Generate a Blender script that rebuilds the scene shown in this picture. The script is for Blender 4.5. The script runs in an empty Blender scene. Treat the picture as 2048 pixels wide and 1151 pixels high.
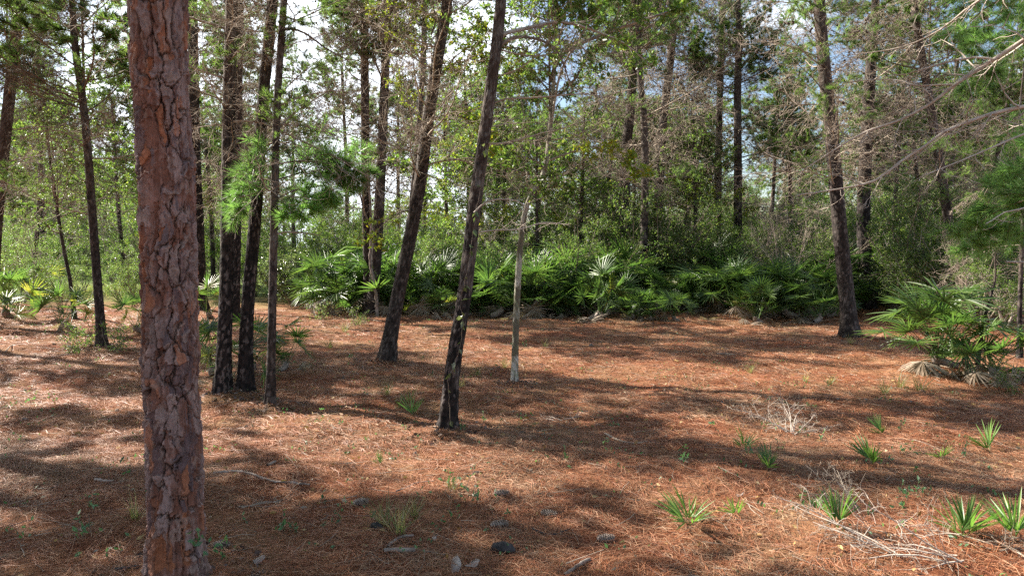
import bpy, math, random
import numpy as np
from mathutils import Vector

rng = np.random.default_rng(11)
SC = bpy.context.scene
COL = SC.collection
PI = math.pi

# ------------------------------------------------------------------ camera mapping
F = 1384.0
CAMH = 1.8
PIT = math.atan((575.5 - 490.0) / F)
CP, SP = math.cos(PIT), math.sin(PIT)


def ray(px, py):
    a, b = (px - 1024.0) / F, (575.5 - py) / F
    return np.array([a, CP + b * SP, -SP + b * CP])


def at(px, py, Y):
    r = ray(px, py)
    return np.array([0, 0, CAMH]) + r * (Y / r[1])


def gnd(px, py):
    r = ray(px, py)
    p = np.array([0, 0, CAMH]) + r * (CAMH / -r[2])
    return np.array([p[0], p[1], float(gz(p[0], p[1]))])


# ------------------------------------------------------------------ noise
def hsh(ix, iy, s=0):
    ix = np.asarray(ix).astype(np.int64)
    iy = np.asarray(iy).astype(np.int64)
    h = (ix * 374761393 + iy * 668265263 + s * 1442695041) & 0xFFFFFFFF
    h = ((h ^ (h >> 13)) * 1274126177) & 0xFFFFFFFF
    h = ((h ^ (h >> 16)) * 2246822519) & 0xFFFFFFFF
    return ((h ^ (h >> 15)) & 0xFFFFFF) / float(0xFFFFFF)


def vn(x, y, s=0):
    x = np.asarray(x, float)
    y = np.asarray(y, float)
    ix, iy = np.floor(x), np.floor(y)
    fx, fy = x - ix, y - iy
    fx, fy = fx * fx * (3 - 2 * fx), fy * fy * (3 - 2 * fy)
    a, b = hsh(ix, iy, s), hsh(ix + 1, iy, s)
    c, d = hsh(ix, iy + 1, s), hsh(ix + 1, iy + 1, s)
    return (a * (1 - fx) + b * fx) * (1 - fy) + (c * (1 - fx) + d * fx) * fy - 0.5


def fbm(x, y, s=0, o=4):
    t, a = 0, 1.0
    for k in range(o):
        t = t + a * vn(x * 2 ** k, y * 2 ** k, s + k * 17)
        a *= 0.5
    return t


def sst(a, b, x):
    t = np.clip((x - a) / (b - a), 0, 1)
    return t * t * (3 - 2 * t)


def vor(u, v, nu, s):
    iu, iv = np.floor(u), np.floor(v)
    f1 = np.full(u.shape, 9.0)
    f2 = np.full(u.shape, 9.0)
    idh = np.zeros(u.shape)
    for du in (-1, 0, 1):
        for dv in (-1, 0, 1):
            cu, cv = iu + du, iv + dv
            cw = np.mod(cu, nu)
            px = cu + 0.1 + 0.8 * hsh(cw, cv, s)
            py = cv + 0.1 + 0.8 * hsh(cw, cv, s + 5)
            d = np.hypot(u - px, v - py)
            hid = hsh(cw, cv, s + 9)
            n = d < f1
            f2 = np.where(n, f1, np.minimum(f2, d))
            idh = np.where(n, hid, idh)
            f1 = np.where(n, d, f1)
    return f1, f2, idh


FEET = []
for _px, _py, _r in [(352, 1168, .30), (205, 692, .22), (443, 790, .26), (490, 786, .26), (540, 806, .2), (744, 634, .35), (771, 727, .30), (893, 862, .24), (1028, 765, .18), (1702, 676, .32), (1906, 632, .3), (1895, 750, .8), (402, 622, .3)]:
    _d = ray(_px, _py)
    FEET.append((_d[0] * CAMH / -_d[2], _d[1] * CAMH / -_d[2], _r))


def gz(x, y):
    x = np.asarray(x, float)
    y = np.asarray(y, float)
    z = 0.10 * fbm(x / 5.0, y / 5.0, 3, 2) + 0.085 * fbm(x / 0.8, y / 0.8, 8, 3) * np.clip(1.3 - y / 40, 0.2, 1)
    for fx, fy, r in FEET:      # litter heaped round the trunk feet
        z = z + 0.07 * np.exp(-((x - fx) ** 2 + (y - fy) ** 2) / (r * r))
    return z


# ------------------------------------------------------------------ mesh building
class MB:
    def __init__(self):
        self.v, self.f, self.n, self.c = [], [], 0, []

    def add(self, V, Fc, m=0, col=None):
        V = np.asarray(V, float)
        Fc = np.asarray(Fc, int)
        self.v.append(V)
        self.f.append((Fc + self.n, m))
        self.n += len(V)
        if col is not None:
            self.c.append(col)
        return self

    def addmb(self, o, R=None, t=None, s=1.0, mm=None):
        base = self.n
        for V in o.v:
            W = V * s
            if R is not None:
                W = W @ R.T
            if t is not None:
                W = W + t
            self.v.append(W)
        for Fc, m in o.f:
            self.f.append((Fc + base, m if mm is None else mm[m]))
        self.n += o.n

    def mesh(self, name, mats, smooth=False):
        V = np.concatenate(self.v)
        me = bpy.data.meshes.new(name)
        me.vertices.add(len(V))
        me.vertices.foreach_set('co', V.astype(np.float32).ravel())
        li, ls, mi, off = [], [], [], 0
        for Fc, m in self.f:
            k = Fc.shape[1]
            li.append(Fc.ravel())
            ls.append(off + np.arange(len(Fc)) * k)
            mi.append(np.full(len(Fc), m))
            off += Fc.size
        li = np.concatenate(li)
        ls = np.concatenate(ls)
        mi = np.concatenate(mi)
        me.loops.add(len(li))
        me.loops.foreach_set('vertex_index', li.astype(np.int32))
        me.polygons.add(len(ls))
        me.polygons.foreach_set('loop_start', ls.astype(np.int32))
        me.polygons.foreach_set('material_index', mi.astype(np.int32))
        if smooth:
            me.polygons.foreach_set('use_smooth', np.ones(len(ls), bool))
        me.update(calc_edges=True)
        for m in mats:
            me.materials.append(m)
        if self.c:
            c = np.concatenate(self.c)
            a = me.color_attributes.new('Col', 'FLOAT_COLOR', 'POINT')
            a.data.foreach_set('color', np.concatenate([c, np.ones((len(c), 1))], 1).astype(np.float32).ravel())
        return me


def link(name, me, parent=None, loc=(0, 0, 0), rot=(0, 0, 0), sc=1.0):
    o = bpy.data.objects.new(name, me)
    COL.objects.link(o)
    o.location = [float(q) for q in loc]
    o.rotation_euler = [float(q) for q in rot]
    o.scale = (sc, sc, sc) if np.isscalar(sc) else [float(q) for q in sc]
    if parent is not None:
        o.parent = parent
    return o


def tag(o, label=None, cat=None, group=None, kind=None):
    if label:
        o['label'] = label
    if cat:
        o['category'] = cat
    if group:
        o['group'] = group
    if kind:
        o['kind'] = kind
    return o


def rotm(rx, ry, rz):
    cx, sx, cy, sy, cz, sz = math.cos(rx), math.sin(rx), math.cos(ry), math.sin(ry), math.cos(rz), math.sin(rz)
    X = np.array([[1, 0, 0], [0, cx, -sx], [0, sx, cx]])
    Y = np.array([[cy, 0, sy], [0, 1, 0], [-sy, 0, cy]])
    Z = np.array([[cz, -sz, 0], [sz, cz, 0], [0, 0, 1]])
    return Z @ Y @ X


def nrm(v):
    return v / np.maximum(np.linalg.norm(v, axis=-1, keepdims=True), 1e-9)


def tube(mb, P, R, sides=4, m=0):
    P = np.asarray(P, float)
    R = np.asarray(R, float)
    n = len(P)
    T = nrm(np.gradient(P, axis=0))
    up = np.array([0, 0, 1.0]) if abs(T[:, 2]).mean() < 0.8 else np.array([1.0, 0, 0])
    A = nrm(np.cross(T, up))
    B = np.cross(T, A)
    a = np.arange(sides) * 2 * PI / sides
    V = P[:, None] + R[:, None, None] * (np.cos(a)[None, :, None] * A[:, None] + np.sin(a)[None, :, None] * B[:, None])
    i = np.arange(n - 1)[:, None] * sides
    j = np.arange(sides)[None]
    k = (j + 1) % sides
    Fq = np.stack([i + j, i + k, i + sides + k, i + sides + j], -1).reshape(-1, 4)
    mb.add(V.reshape(-1, 3), Fq, m)


def leaves(mb, P, D, L, W, m=0, fold=0.25, rg=rng):
    """pointed oval leaves, two triangles pairs folded at the midrib"""
    n = len(P)
    if n == 0:
        return
    D = nrm(D)
    S = nrm(np.cross(D, nrm(rg.normal(size=(n, 3)) + np.array([0, 0, 0.6]))))
    N = np.cross(S, D)
    L = np.broadcast_to(L, (n,))[:, None]
    W = np.broadcast_to(W, (n,))[:, None]
    mid = P + D * L * 0.45
    V = np.stack([P, mid + S * W * 0.5 + N * W * fold, P + D * L - N * L * 0.1, mid - S * W * 0.5 + N * W * fold], 1)
    b = np.arange(n)[:, None] * 4
    mb.add(V.reshape(-1, 3), np.concatenate([b + np.array([0, 1, 2]), b + np.array([0, 2, 3])]), m)


def needles(mb, P, D, L, W, m=0, rg=rng):
    n = len(P)
    D = nrm(D)
    S = nrm(np.cross(D, rg.normal(size=(n, 3))))
    L = np.broadcast_to(L, (n,))[:, None]
    V = np.stack([P - S * W / 2, P + S * W / 2, P + D * L], 1)
    mb.add(V.reshape(-1, 3), np.arange(n * 3).reshape(-1, 3), m)


def walk(rg, p, d, L, n, wob=0.12, up=0.0):
    d = nrm(np.asarray(d, float))
    P = [np.asarray(p, float)]
    for k in range(n - 1):
        d = nrm(d + rg.normal(size=3) * wob + np.array([0, 0, up]))
        P.append(P[-1] + d * L / (n - 1))
    return np.array(P)


def lerp_path(P, t):
    f = t * (len(P) - 1)
    i = min(int(f), len(P) - 2)
    d = P[i + 1] - P[i]
    return P[i] + d * (f - i), nrm(d)


def branch(rg, P, r0, r1, nsub=14, sublen=0.45, ntw=4, t0=0.15, flat=0.5, wob=0.16, up=0.0, rmin=0.0016):
    """twig system on a main path P -> tubes [(pts, radii, sides)], twig paths"""
    L = np.linalg.norm(np.diff(P, axis=0), axis=1).sum()
    tubes = [(P, np.linspace(r0, r1, len(P)), 5)]
    tips = [P[len(P) // 2:]]
    sd = 1
    for k in range(nsub):
        t = t0 + (1 - t0) * (k + rg.random() * 0.8) / nsub
        p, d = lerp_path(P, min(t, 0.99))
        sd = -sd
        side = nrm(np.cross(d, np.array([0, 0, 1.0])) + 1e-6) * sd
        dd = nrm(d * rg.uniform(0.35, 1.0) + side * rg.uniform(0.6, 1.1) + np.array([0, 0, rg.normal() * flat]))
        l = L * sublen * (1.15 - 0.75 * t) * rg.uniform(0.55, 1.25)
        rb = max(rmin, (r0 + (r1 - r0) * t) * 0.5)
        Q = walk(rg, p, dd, l, 6, wob, up)
        tubes.append((Q, np.linspace(rb, rmin, 6), 3))
        tips.append(Q[2:])
        for j in range(ntw):
            tt = rg.uniform(0.2, 0.95)
            q, e = lerp_path(Q, tt)
            ee = nrm(e * 0.8 + rg.normal(size=3) * np.array([0.7, 0.7, flat]))
            l2 = l * rg.uniform(0.25, 0.55)
            W = walk(rg, q, ee, l2, 4, wob * 1.3, up)
            tubes.append((W, np.linspace(max(rmin, rb * 0.5), rmin, 4), 3))
            tips.append(W)
    return tubes, tips


def put_tubes(mb, tubes, m=0):
    for P, R, s in tubes:
        tube(mb, P, R, s, m)


def along(rg, tips, n):
    """n random points and directions on twig paths"""
    k = rg.integers(0, len(tips), n)
    P = np.zeros((n, 3))
    D = np.zeros((n, 3))
    for i in range(n):
        P[i], D[i] = lerp_path(tips[k[i]], rg.random())
    return P, D


def blob(mb, c, r, axis, m=0, sides=6):
    """small pine cone shape"""
    P = [np.asarray(c) + np.asarray(axis) * r * q for q in (-1.3, -0.8, 0, 0.8, 1.4)]
    tube(mb, P, np.array([0.15, 0.8, 0.95, 0.6, 0.08]) * r, sides, m)


# ------------------------------------------------------------------ materials
def nodes(name):
    m = bpy.data.materials.new(name)
    m.use_nodes = True
    nt = m.node_tree
    for n in list(nt.nodes):
        nt.nodes.remove(n)
    return m, nt, nt.nodes, nt.links


def ramp(N, stops):
    r = N.new('ShaderNodeValToRGB')
    e = r.color_ramp.elements
    e[0].position, e[0].color = stops[0][0], (*stops[0][1], 1)
    e[1].position, e[1].color = stops[-1][0], (*stops[-1][1], 1)
    for p, c in stops[1:-1]:
        x = e.new(p)
        x.color = (*c, 1)
    return r


def leaf_mat(name, cols, rough=0.45, trans=0.35, spec=0.5, tint=1.25):
    m, nt, N, Lk = nodes(name)
    g = N.new('ShaderNodeNewGeometry')
    oi = N.new('ShaderNodeObjectInfo')
    st = [(i / max(1, len(cols) - 1), c) for i, c in enumerate(cols)]
    r = ramp(N, st)
    Lk.new(g.outputs['Random Per Island'], r.inputs[0])
    hsv = N.new('ShaderNodeHueSaturation')
    mr = N.new('ShaderNodeMapRange')
    mr.inputs['To Min'].default_value = 0.72
    mr.inputs['To Max'].default_value = 1.25
    Lk.new(oi.outputs['Random'], mr.inputs['Value'])
    Lk.new(mr.outputs[0], hsv.inputs['Value'])
    Lk.new(r.outputs[0], hsv.inputs['Color'])
    b = N.new('ShaderNodeBsdfPrincipled')
    b.inputs['Roughness'].default_value = rough
    b.inputs['Specular IOR Level'].default_value = spec
    Lk.new(hsv.outputs[0], b.inputs['Base Color'])
    t = N.new('ShaderNodeBsdfTranslucent')
    mx = N.new('ShaderNodeMix')
    mx.data_type = 'RGBA'
    mx.blend_type = 'MULTIPLY'
    mx.inputs['Factor'].default_value = 1
    Lk.new(hsv.outputs[0], mx.inputs['A'])
    mx.inputs['B'].default_value = (1.32 * tint, 1.5 * tint, 0.85 * tint, 1)
    Lk.new(mx.outputs['Result'], t.inputs['Color'])
    ms = N.new('ShaderNodeMixShader')
    ms.inputs[0].default_value = trans
    Lk.new(b.outputs[0], ms.inputs[1])
    Lk.new(t.outputs[0], ms.inputs[2])
    o = N.new('ShaderNodeOutputMaterial')
    Lk.new(ms.outputs[0], o.inputs[0])
    return m


def bark_mat(name, scale=60, bump=0.5, rough=0.9, amt=0.35):
    """colour from the 'Col' attribute, fine grain and bump procedural"""
    m, nt, N, Lk = nodes(name)
    a = N.new('ShaderNodeAttribute')
    a.attribute_name = 'Col'
    tc = N.new('ShaderNodeTexCoord')
    mp = N.new('ShaderNodeMapping')
    mp.inputs['Scale'].default_value = (1, 1, 0.28)
    Lk.new(tc.outputs['Object'], mp.inputs[0])
    n = N.new('ShaderNodeTexNoise')
    n.inputs['Scale'].default_value = scale
    n.inputs['Detail'].default_value = 6
    n.inputs['Roughness'].default_value = 0.7
    Lk.new(mp.outputs[0], n.inputs['Vector'])
    mr = N.new('ShaderNodeMapRange')
    mr.inputs['From Min'].default_value = 0.25
    mr.inputs['From Max'].default_value = 0.75
    mr.inputs['To Min'].default_value = 1 - amt
    mr.inputs['To Max'].default_value = 1 + amt
    Lk.new(n.outputs[0], mr.inputs[0])
    mx = N.new('ShaderNodeVectorMath')
    mx.operation = 'SCALE'
    Lk.new(a.outputs['Color'], mx.inputs[0])
    Lk.new(mr.outputs[0], mx.inputs['Scale'])
    b = N.new('ShaderNodeBsdfPrincipled')
    b.inputs['Roughness'].default_value = rough
    b.inputs['Specular IOR Level'].default_value = 0.25
    Lk.new(mx.outputs[0], b.inputs['Base Color'])
    bp = N.new('ShaderNodeBump')
    bp.inputs['Strength'].default_value = bump
    bp.inputs['Distance'].default_value = 0.01
    Lk.new(n.outputs[0], bp.inputs['Height'])
    Lk.new(bp.outputs[0], b.inputs['Normal'])
    o = N.new('ShaderNodeOutputMaterial')
    Lk.new(b.outputs[0], o.inputs[0])
    return m


def wood_mat(name, c0, c1, scale=12, rough=0.85):
    m, nt, N, Lk = nodes(name)
    tc = N.new('ShaderNodeTexCoord')
    n = N.new('ShaderNodeTexNoise')
    n.inputs['Scale'].default_value = scale
    n.inputs['Detail'].default_value = 4
    Lk.new(tc.outputs['Object'], n.inputs['Vector'])
    r = ramp(N, [(0.3, c0), (0.7, c1)])
    Lk.new(n.outputs[0], r.inputs[0])
    b = N.new('ShaderNodeBsdfPrincipled')
    b.inputs['Roughness'].default_value = rough
    b.inputs['Specular IOR Level'].default_value = 0.25
    Lk.new(r.outputs[0], b.inputs['Base Color'])
    bp = N.new('ShaderNodeBump')
    bp.inputs['Strength'].default_value = 0.5
    bp.inputs['Distance'].default_value = 0.004
    n2 = N.new('ShaderNodeTexNoise')
    n2.inputs['Scale'].default_value = scale * 10
    Lk.new(tc.outputs['Object'], n2.inputs['Vector'])
    Lk.new(n2.outputs[0], bp.inputs['Height'])
    Lk.new(bp.outputs[0], b.inputs['Normal'])
    o = N.new('ShaderNodeOutputMaterial')
    Lk.new(b.outputs[0], o.inputs[0])
    return m


M = {}
M['bark'] = bark_mat('scaly_pine_bark', 110, 0.6, 0.8, 0.3)
M['dbark'] = bark_mat('charred_bark', 45, 0.8, 0.9, 0.5)
M['dead'] = wood_mat('dead_twig_wood', (0.20, 0.15, 0.11), (0.42, 0.35, 0.28), 6)
M['pale'] = wood_mat('sunlit_bleached_wood', (0.29, 0.235, 0.19), (0.53, 0.46, 0.395), 9)  # bleached wood, its colour paled further to carry the bright sunlight
M['twig'] = wood_mat('live_twig_bark', (0.10, 0.075, 0.055), (0.24, 0.19, 0.145), 6)
M['grey'] = wood_mat('grey_limb_bark', (0.24, 0.20, 0.16), (0.46, 0.41, 0.35), 5)
M['stick'] = wood_mat('fallen_stick_bark', (0.10, 0.075, 0.06), (0.34, 0.28, 0.24), 14)
M['cone'] = wood_mat('pine_cone_scales', (0.035, 0.026, 0.022), (0.11, 0.085, 0.07), 30)
M['conebig'] = wood_mat('fallen_cone_scales', (0.12, 0.085, 0.065), (0.40, 0.33, 0.28), 45)
M['char'] = wood_mat('charred_wood', (0.012, 0.011, 0.011), (0.07, 0.065, 0.065), 20)
M['flake'] = wood_mat('loose_bark_flake', (0.20, 0.16, 0.14), (0.42, 0.35, 0.30), 18)
M['needle'] = leaf_mat('pine_needles', [(0.065, 0.115, 0.04), (0.10, 0.16, 0.05), (0.13, 0.185, 0.06), (0.16, 0.19, 0.055)], 0.45, 0.58)
M['sunfresh'] = leaf_mat('sunlit_young_needles', [(0.10, 0.19, 0.07), (0.14, 0.24, 0.085), (0.18, 0.26, 0.09)], 0.4, 0.6)  # young needles, green lightened to stand in for sun on the sprays
M['oak'] = leaf_mat('hardwood_leaves', [(0.055, 0.10, 0.025), (0.09, 0.15, 0.035), (0.125, 0.175, 0.05), (0.175, 0.19, 0.05)], 0.38, 0.6)
M['lime'] = leaf_mat('young_yellow_green_leaves', [(0.10, 0.16, 0.02), (0.16, 0.22, 0.03), (0.22, 0.24, 0.03), (0.30, 0.24, 0.03)], 0.4, 0.5)
M['shrub'] = leaf_mat('shrub_leaves', [(0.05, 0.09, 0.032), (0.085, 0.135, 0.045), (0.12, 0.165, 0.055), (0.17, 0.18, 0.06)], 0.38, 0.58)
M['glossy'] = leaf_mat('glossy_vine_leaves', [(0.07, 0.10, 0.04), (0.11, 0.14, 0.06), (0.15, 0.17, 0.09)], 0.25, 0.4, 0.8)
M['palm'] = leaf_mat('palmetto_green', [(0.048, 0.092, 0.028), (0.074, 0.13, 0.036), (0.12, 0.175, 0.045)], 0.40, 0.42, 0.5)
M['palmy'] = leaf_mat('palmetto_yellowing', [(0.12, 0.17, 0.03), (0.20, 0.22, 0.04), (0.24, 0.20, 0.05)], 0.38, 0.4, 0.5)
M['palmd'] = leaf_mat('palmetto_dead', [(0.17, 0.12, 0.075), (0.26, 0.19, 0.13), (0.31, 0.26, 0.21)], 0.7, 0.25, 0.3, 0.8)
M['seedling'] = leaf_mat('seedling_green', [(0.06, 0.13, 0.03), (0.09, 0.18, 0.04), (0.13, 0.22, 0.05)], 0.4, 0.4)
M['herb'] = leaf_mat('blue_green_herb', [(0.05, 0.12, 0.05), (0.08, 0.17, 0.08), (0.12, 0.21, 0.08)], 0.45, 0.35)
M['grass'] = leaf_mat('grass_blades', [(0.07, 0.12, 0.03), (0.12, 0.17, 0.045), (0.24, 0.20, 0.10), (0.33, 0.26, 0.15)], 0.5, 0.4)
M['straw'] = leaf_mat('pine_straw', [(0.09, 0.034, 0.017), (0.20, 0.064, 0.029), (0.30, 0.105, 0.046), (0.38, 0.175, 0.09), (0.47, 0.29, 0.18)], 0.55, 0.12, 0.35, 0.7)
M['oldstraw'] = leaf_mat('weathered_pine_straw', [(0.08, 0.05, 0.033), (0.17, 0.10, 0.062), (0.27, 0.165, 0.10), (0.36, 0.25, 0.165)], 0.65, 0.1, 0.3, 0.7)
M['litter'] = leaf_mat('dry_leaves', [(0.24, 0.12, 0.045), (0.36, 0.22, 0.08), (0.42, 0.30, 0.13), (0.30, 0.26, 0.22)], 0.6, 0.15, 0.3, 0.7)
M['barkbits'] = leaf_mat('shed_bark_scales', [(0.05, 0.035, 0.03), (0.12, 0.08, 0.065), (0.22, 0.17, 0.15)], 0.8, 0.05, 0.2, 0.6)
M['moss'] = leaf_mat('hanging_moss', [(0.20, 0.19, 0.12), (0.28, 0.27, 0.17)], 0.8, 0.2, 0.2, 0.7)


def ground_mat():
    m, nt, N, Lk = nodes('pine_straw_ground')
    g = N.new('ShaderNodeNewGeometry')

    def noise(scale, det=6, ro=0.65, vec=None):
        n = N.new('ShaderNodeTexNoise')
        n.inputs['Scale'].default_value = scale
        n.inputs['Detail'].default_value = det
        n.inputs['Roughness'].default_value = ro
        Lk.new(vec or g.outputs['Position'], n.inputs['Vector'])
        return n.outputs[0]

    def mix(fac, a, b, bt='MIX'):
        x = N.new('ShaderNodeMix')
        x.data_type = 'RGBA'
        x.blend_type = bt
        for s, v in (('Factor', fac), ('A', a), ('B', b)):
            if hasattr(v, 'links') or isinstance(v, bpy.types.NodeSocket):
                Lk.new(v, x.inputs[s])
            elif isinstance(v, (int, float)):
                x.inputs[s].default_value = v
            else:
                x.inputs[s].default_value = (*v, 1)
        return x.outputs['Result']
    fine = noise(38, 8, 0.75)
    r = ramp(N, [(0.3, (0.07, 0.027, 0.014)), (0.48, (0.18, 0.062, 0.029)), (0.62, (0.28, 0.11, 0.053)), (0.78, (0.39, 0.23, 0.14))])
    Lk.new(fine, r.inputs[0])
    big = noise(0.9, 5)
    r2 = ramp(N, [(0.42, (0, 0, 0)), (0.62, (1, 1, 1))])
    Lk.new(big, r2.inputs[0])
    rb = ramp(N, [(0.3, (0.13, 0.07, 0.035)), (0.55, (0.27, 0.155, 0.08)), (0.8, (0.40, 0.29, 0.19))])
    Lk.new(fine, rb.inputs[0])
    c = mix(r2.outputs[0], r.outputs[0], rb.outputs[0])
    # farther back the straw gives way to leaf mould and low green growth
    sx = N.new('ShaderNodeSeparateXYZ')
    Lk.new(g.outputs['Position'], sx.inputs[0])
    ad = N.new('ShaderNodeMath')
    ad.operation = 'MULTIPLY_ADD'
    Lk.new(noise(0.35, 4), ad.inputs[0])
    ad.inputs[1].default_value = 9
    Lk.new(sx.outputs['Y'], ad.inputs[2])
    mr = N.new('ShaderNodeMapRange')
    mr.inputs['From Min'].default_value = 24
    mr.inputs['From Max'].default_value = 30
    Lk.new(ad.outputs[0], mr.inputs[0])
    rg_ = ramp(N, [(0.35, (0.07, 0.11, 0.025)), (0.6, (0.13, 0.18, 0.04)), (0.75, (0.19, 0.19, 0.06))])
    Lk.new(noise(5, 8), rg_.inputs[0])
    c = mix(mr.outputs[0], c, rg_.outputs[0])
    b = N.new('ShaderNodeBsdfPrincipled')
    b.inputs['Roughness'].default_value = 0.95
    b.inputs['Specular IOR Level'].default_value = 0.15
    Lk.new(c, b.inputs['Base Color'])
    bp = N.new('ShaderNodeBump')
    bp.inputs['Strength'].default_value = 0.9
    bp.inputs['Distance'].default_value = 0.02
    Lk.new(noise(55, 8, 0.8), bp.inputs['Height'])
    Lk.new(bp.outputs[0], b.inputs['Normal'])
    o = N.new('ShaderNodeOutputMaterial')
    Lk.new(b.outputs[0], o.inputs[0])
    return m


M['ground'] = ground_mat()

# ------------------------------------------------------------------ camera, sun, sky
cam = bpy.data.cameras.new('camera')
cam.sensor_width = 36
cam.lens = F / 2048 * 36
cam.clip_end = 2000
co = bpy.data.objects.new('camera', cam)
COL.objects.link(co)
co.location = (0, 0, CAMH)
co.rotation_euler = (PI / 2 - PIT, 0, 0)
SC.camera = co

SUN_AZ = math.atan2(-0.89, 0.45)      # from +Y towards +X: the sun stands to the left, a little ahead
SUN_EL = math.radians(37)
ts = Vector((math.sin(SUN_AZ) * math.cos(SUN_EL), math.cos(SUN_AZ) * math.cos(SUN_EL), math.sin(SUN_EL)))
sl = bpy.data.lights.new('sun', 'SUN')
sl.energy = 5.0
sl.angle = math.radians(0.53)
sl.color = (1, 0.93, 0.82)
so = bpy.data.objects.new('sun', sl)
COL.objects.link(so)
so.rotation_euler = ts.to_track_quat('Z', 'Y').to_euler()

w = bpy.data.worlds.new('World')
SC.world = w
w.use_nodes = True
N, Lk = w.node_tree.nodes, w.node_tree.links
bg = N['Background']
sky = N.new('ShaderNodeTexSky')
sky.sky_type = 'NISHITA'
sky.sun_disc = False
sky.sun_elevation = SUN_EL
sky.sun_rotation = SUN_AZ
tc = N.new('ShaderNodeTexCoord')
mp = N.new('ShaderNodeMapping')
mp.inputs['Scale'].default_value = (1, 1, 1.7)
mp.inputs['Location'].default_value = (0.35, 0.1, 0.6)
Lk.new(tc.outputs['Generated'], mp.inputs[0])
n1 = N.new('ShaderNodeTexNoise')
n1.inputs['Scale'].default_value = 3.2
n1.inputs['Detail'].default_value = 9
n1.inputs['Roughness'].default_value = 0.58
Lk.new(mp.outputs[0], n1.inputs['Vector'])
# one big bright cumulus bank ahead and to the left
dt = N.new('ShaderNodeVectorMath')
dt.operation = 'DOT_PRODUCT'
cd = ray(680, 190)
cd = cd / np.linalg.norm(cd)
dt.inputs[1].default_value = cd
Lk.new(tc.outputs['Generated'], dt.inputs[0])
mr = N.new('ShaderNodeMapRange')
mr.inputs['From Min'].default_value = 0.945
mr.inputs['From Max'].default_value = 0.985
mr.inputs['To Min'].default_value = 0.0
mr.inputs['To Max'].default_value = 0.26
Lk.new(dt.outputs['Value'], mr.inputs[0])
ad = N.new('ShaderNodeMath')
ad.operation = 'ADD'
Lk.new(n1.outputs[0], ad.inputs[0])
Lk.new(mr.outputs[0], ad.inputs[1])
cr = ramp(N, [(0.52, (0, 0, 0)), (0.68, (1, 1, 1))])
Lk.new(ad.outputs[0], cr.inputs[0])
mx = N.new('ShaderNodeMix')
mx.data_type = 'RGBA'
Lk.new(cr.outputs[0], mx.inputs['Factor'])
Lk.new(sky.outputs[0], mx.inputs['A'])
mx.inputs['B'].default_value = (10.5, 11.2, 12.2, 1)
Lk.new(mx.outputs['Result'], bg.inputs['Color'])
bg.inputs['Strength'].default_value = 0.06

SC.view_settings.view_transform = 'Standard'
SC.view_settings.look = 'None'
SC.view_settings.exposure = 1.9
SC.render.engine = 'CYCLES'
cy = SC.cycles
cy.max_bounces = 6
cy.diffuse_bounces = 4
cy.glossy_bounces = 2
cy.transmission_bounces = 3
cy.caustics_reflective = False
cy.caustics_refractive = False
cy.use_denoising = False

# ------------------------------------------------------------------ ground


def axis(segs):
    out = []
    for a, b, s in segs:
        out.append(np.arange(a, b - 1e-6, s))
    out.append(np.array([segs[-1][1]]))
    return np.concatenate(out)


gx = axis([(-500, -100, 50), (-100, -30, 5), (-30, -12, 0.6), (-12, -6, 0.15), (-6, 6, 0.05), (6, 12, 0.15), (12, 30, 0.6), (30, 100, 5), (100, 500, 50)])
gy = axis([(-120, -20, 20), (-20, 0, 2), (0, 2.4, 0.3), (2.4, 10, 0.045), (10, 20, 0.12), (20, 40, 0.7), (40, 120, 5), (120, 600, 60)])
X, Y = np.meshgrid(gx, gy)
Z = gz(X, Y)
nx, ny = len(gx), len(gy)
i = (np.arange(ny - 1)[:, None] * nx + np.arange(nx - 1)[None]).ravel()
mb = MB().add(np.stack([X, Y, Z], -1).reshape(-1, 3), np.stack([i, i + 1, i + nx + 1, i + nx], -1))
tag(link('ground', mb.mesh('ground', [M['ground']], True)), kind='structure')


def inframe(n, y0, y1, rg, marg=1.0):
    """points spread evenly over the visible ground between two distances"""
    y = np.sqrt(rg.uniform(y0 * y0, y1 * y1, n))
    x = rg.uniform(-1, 1, n) * (y * 0.75 + marg)
    return x, y


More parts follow.
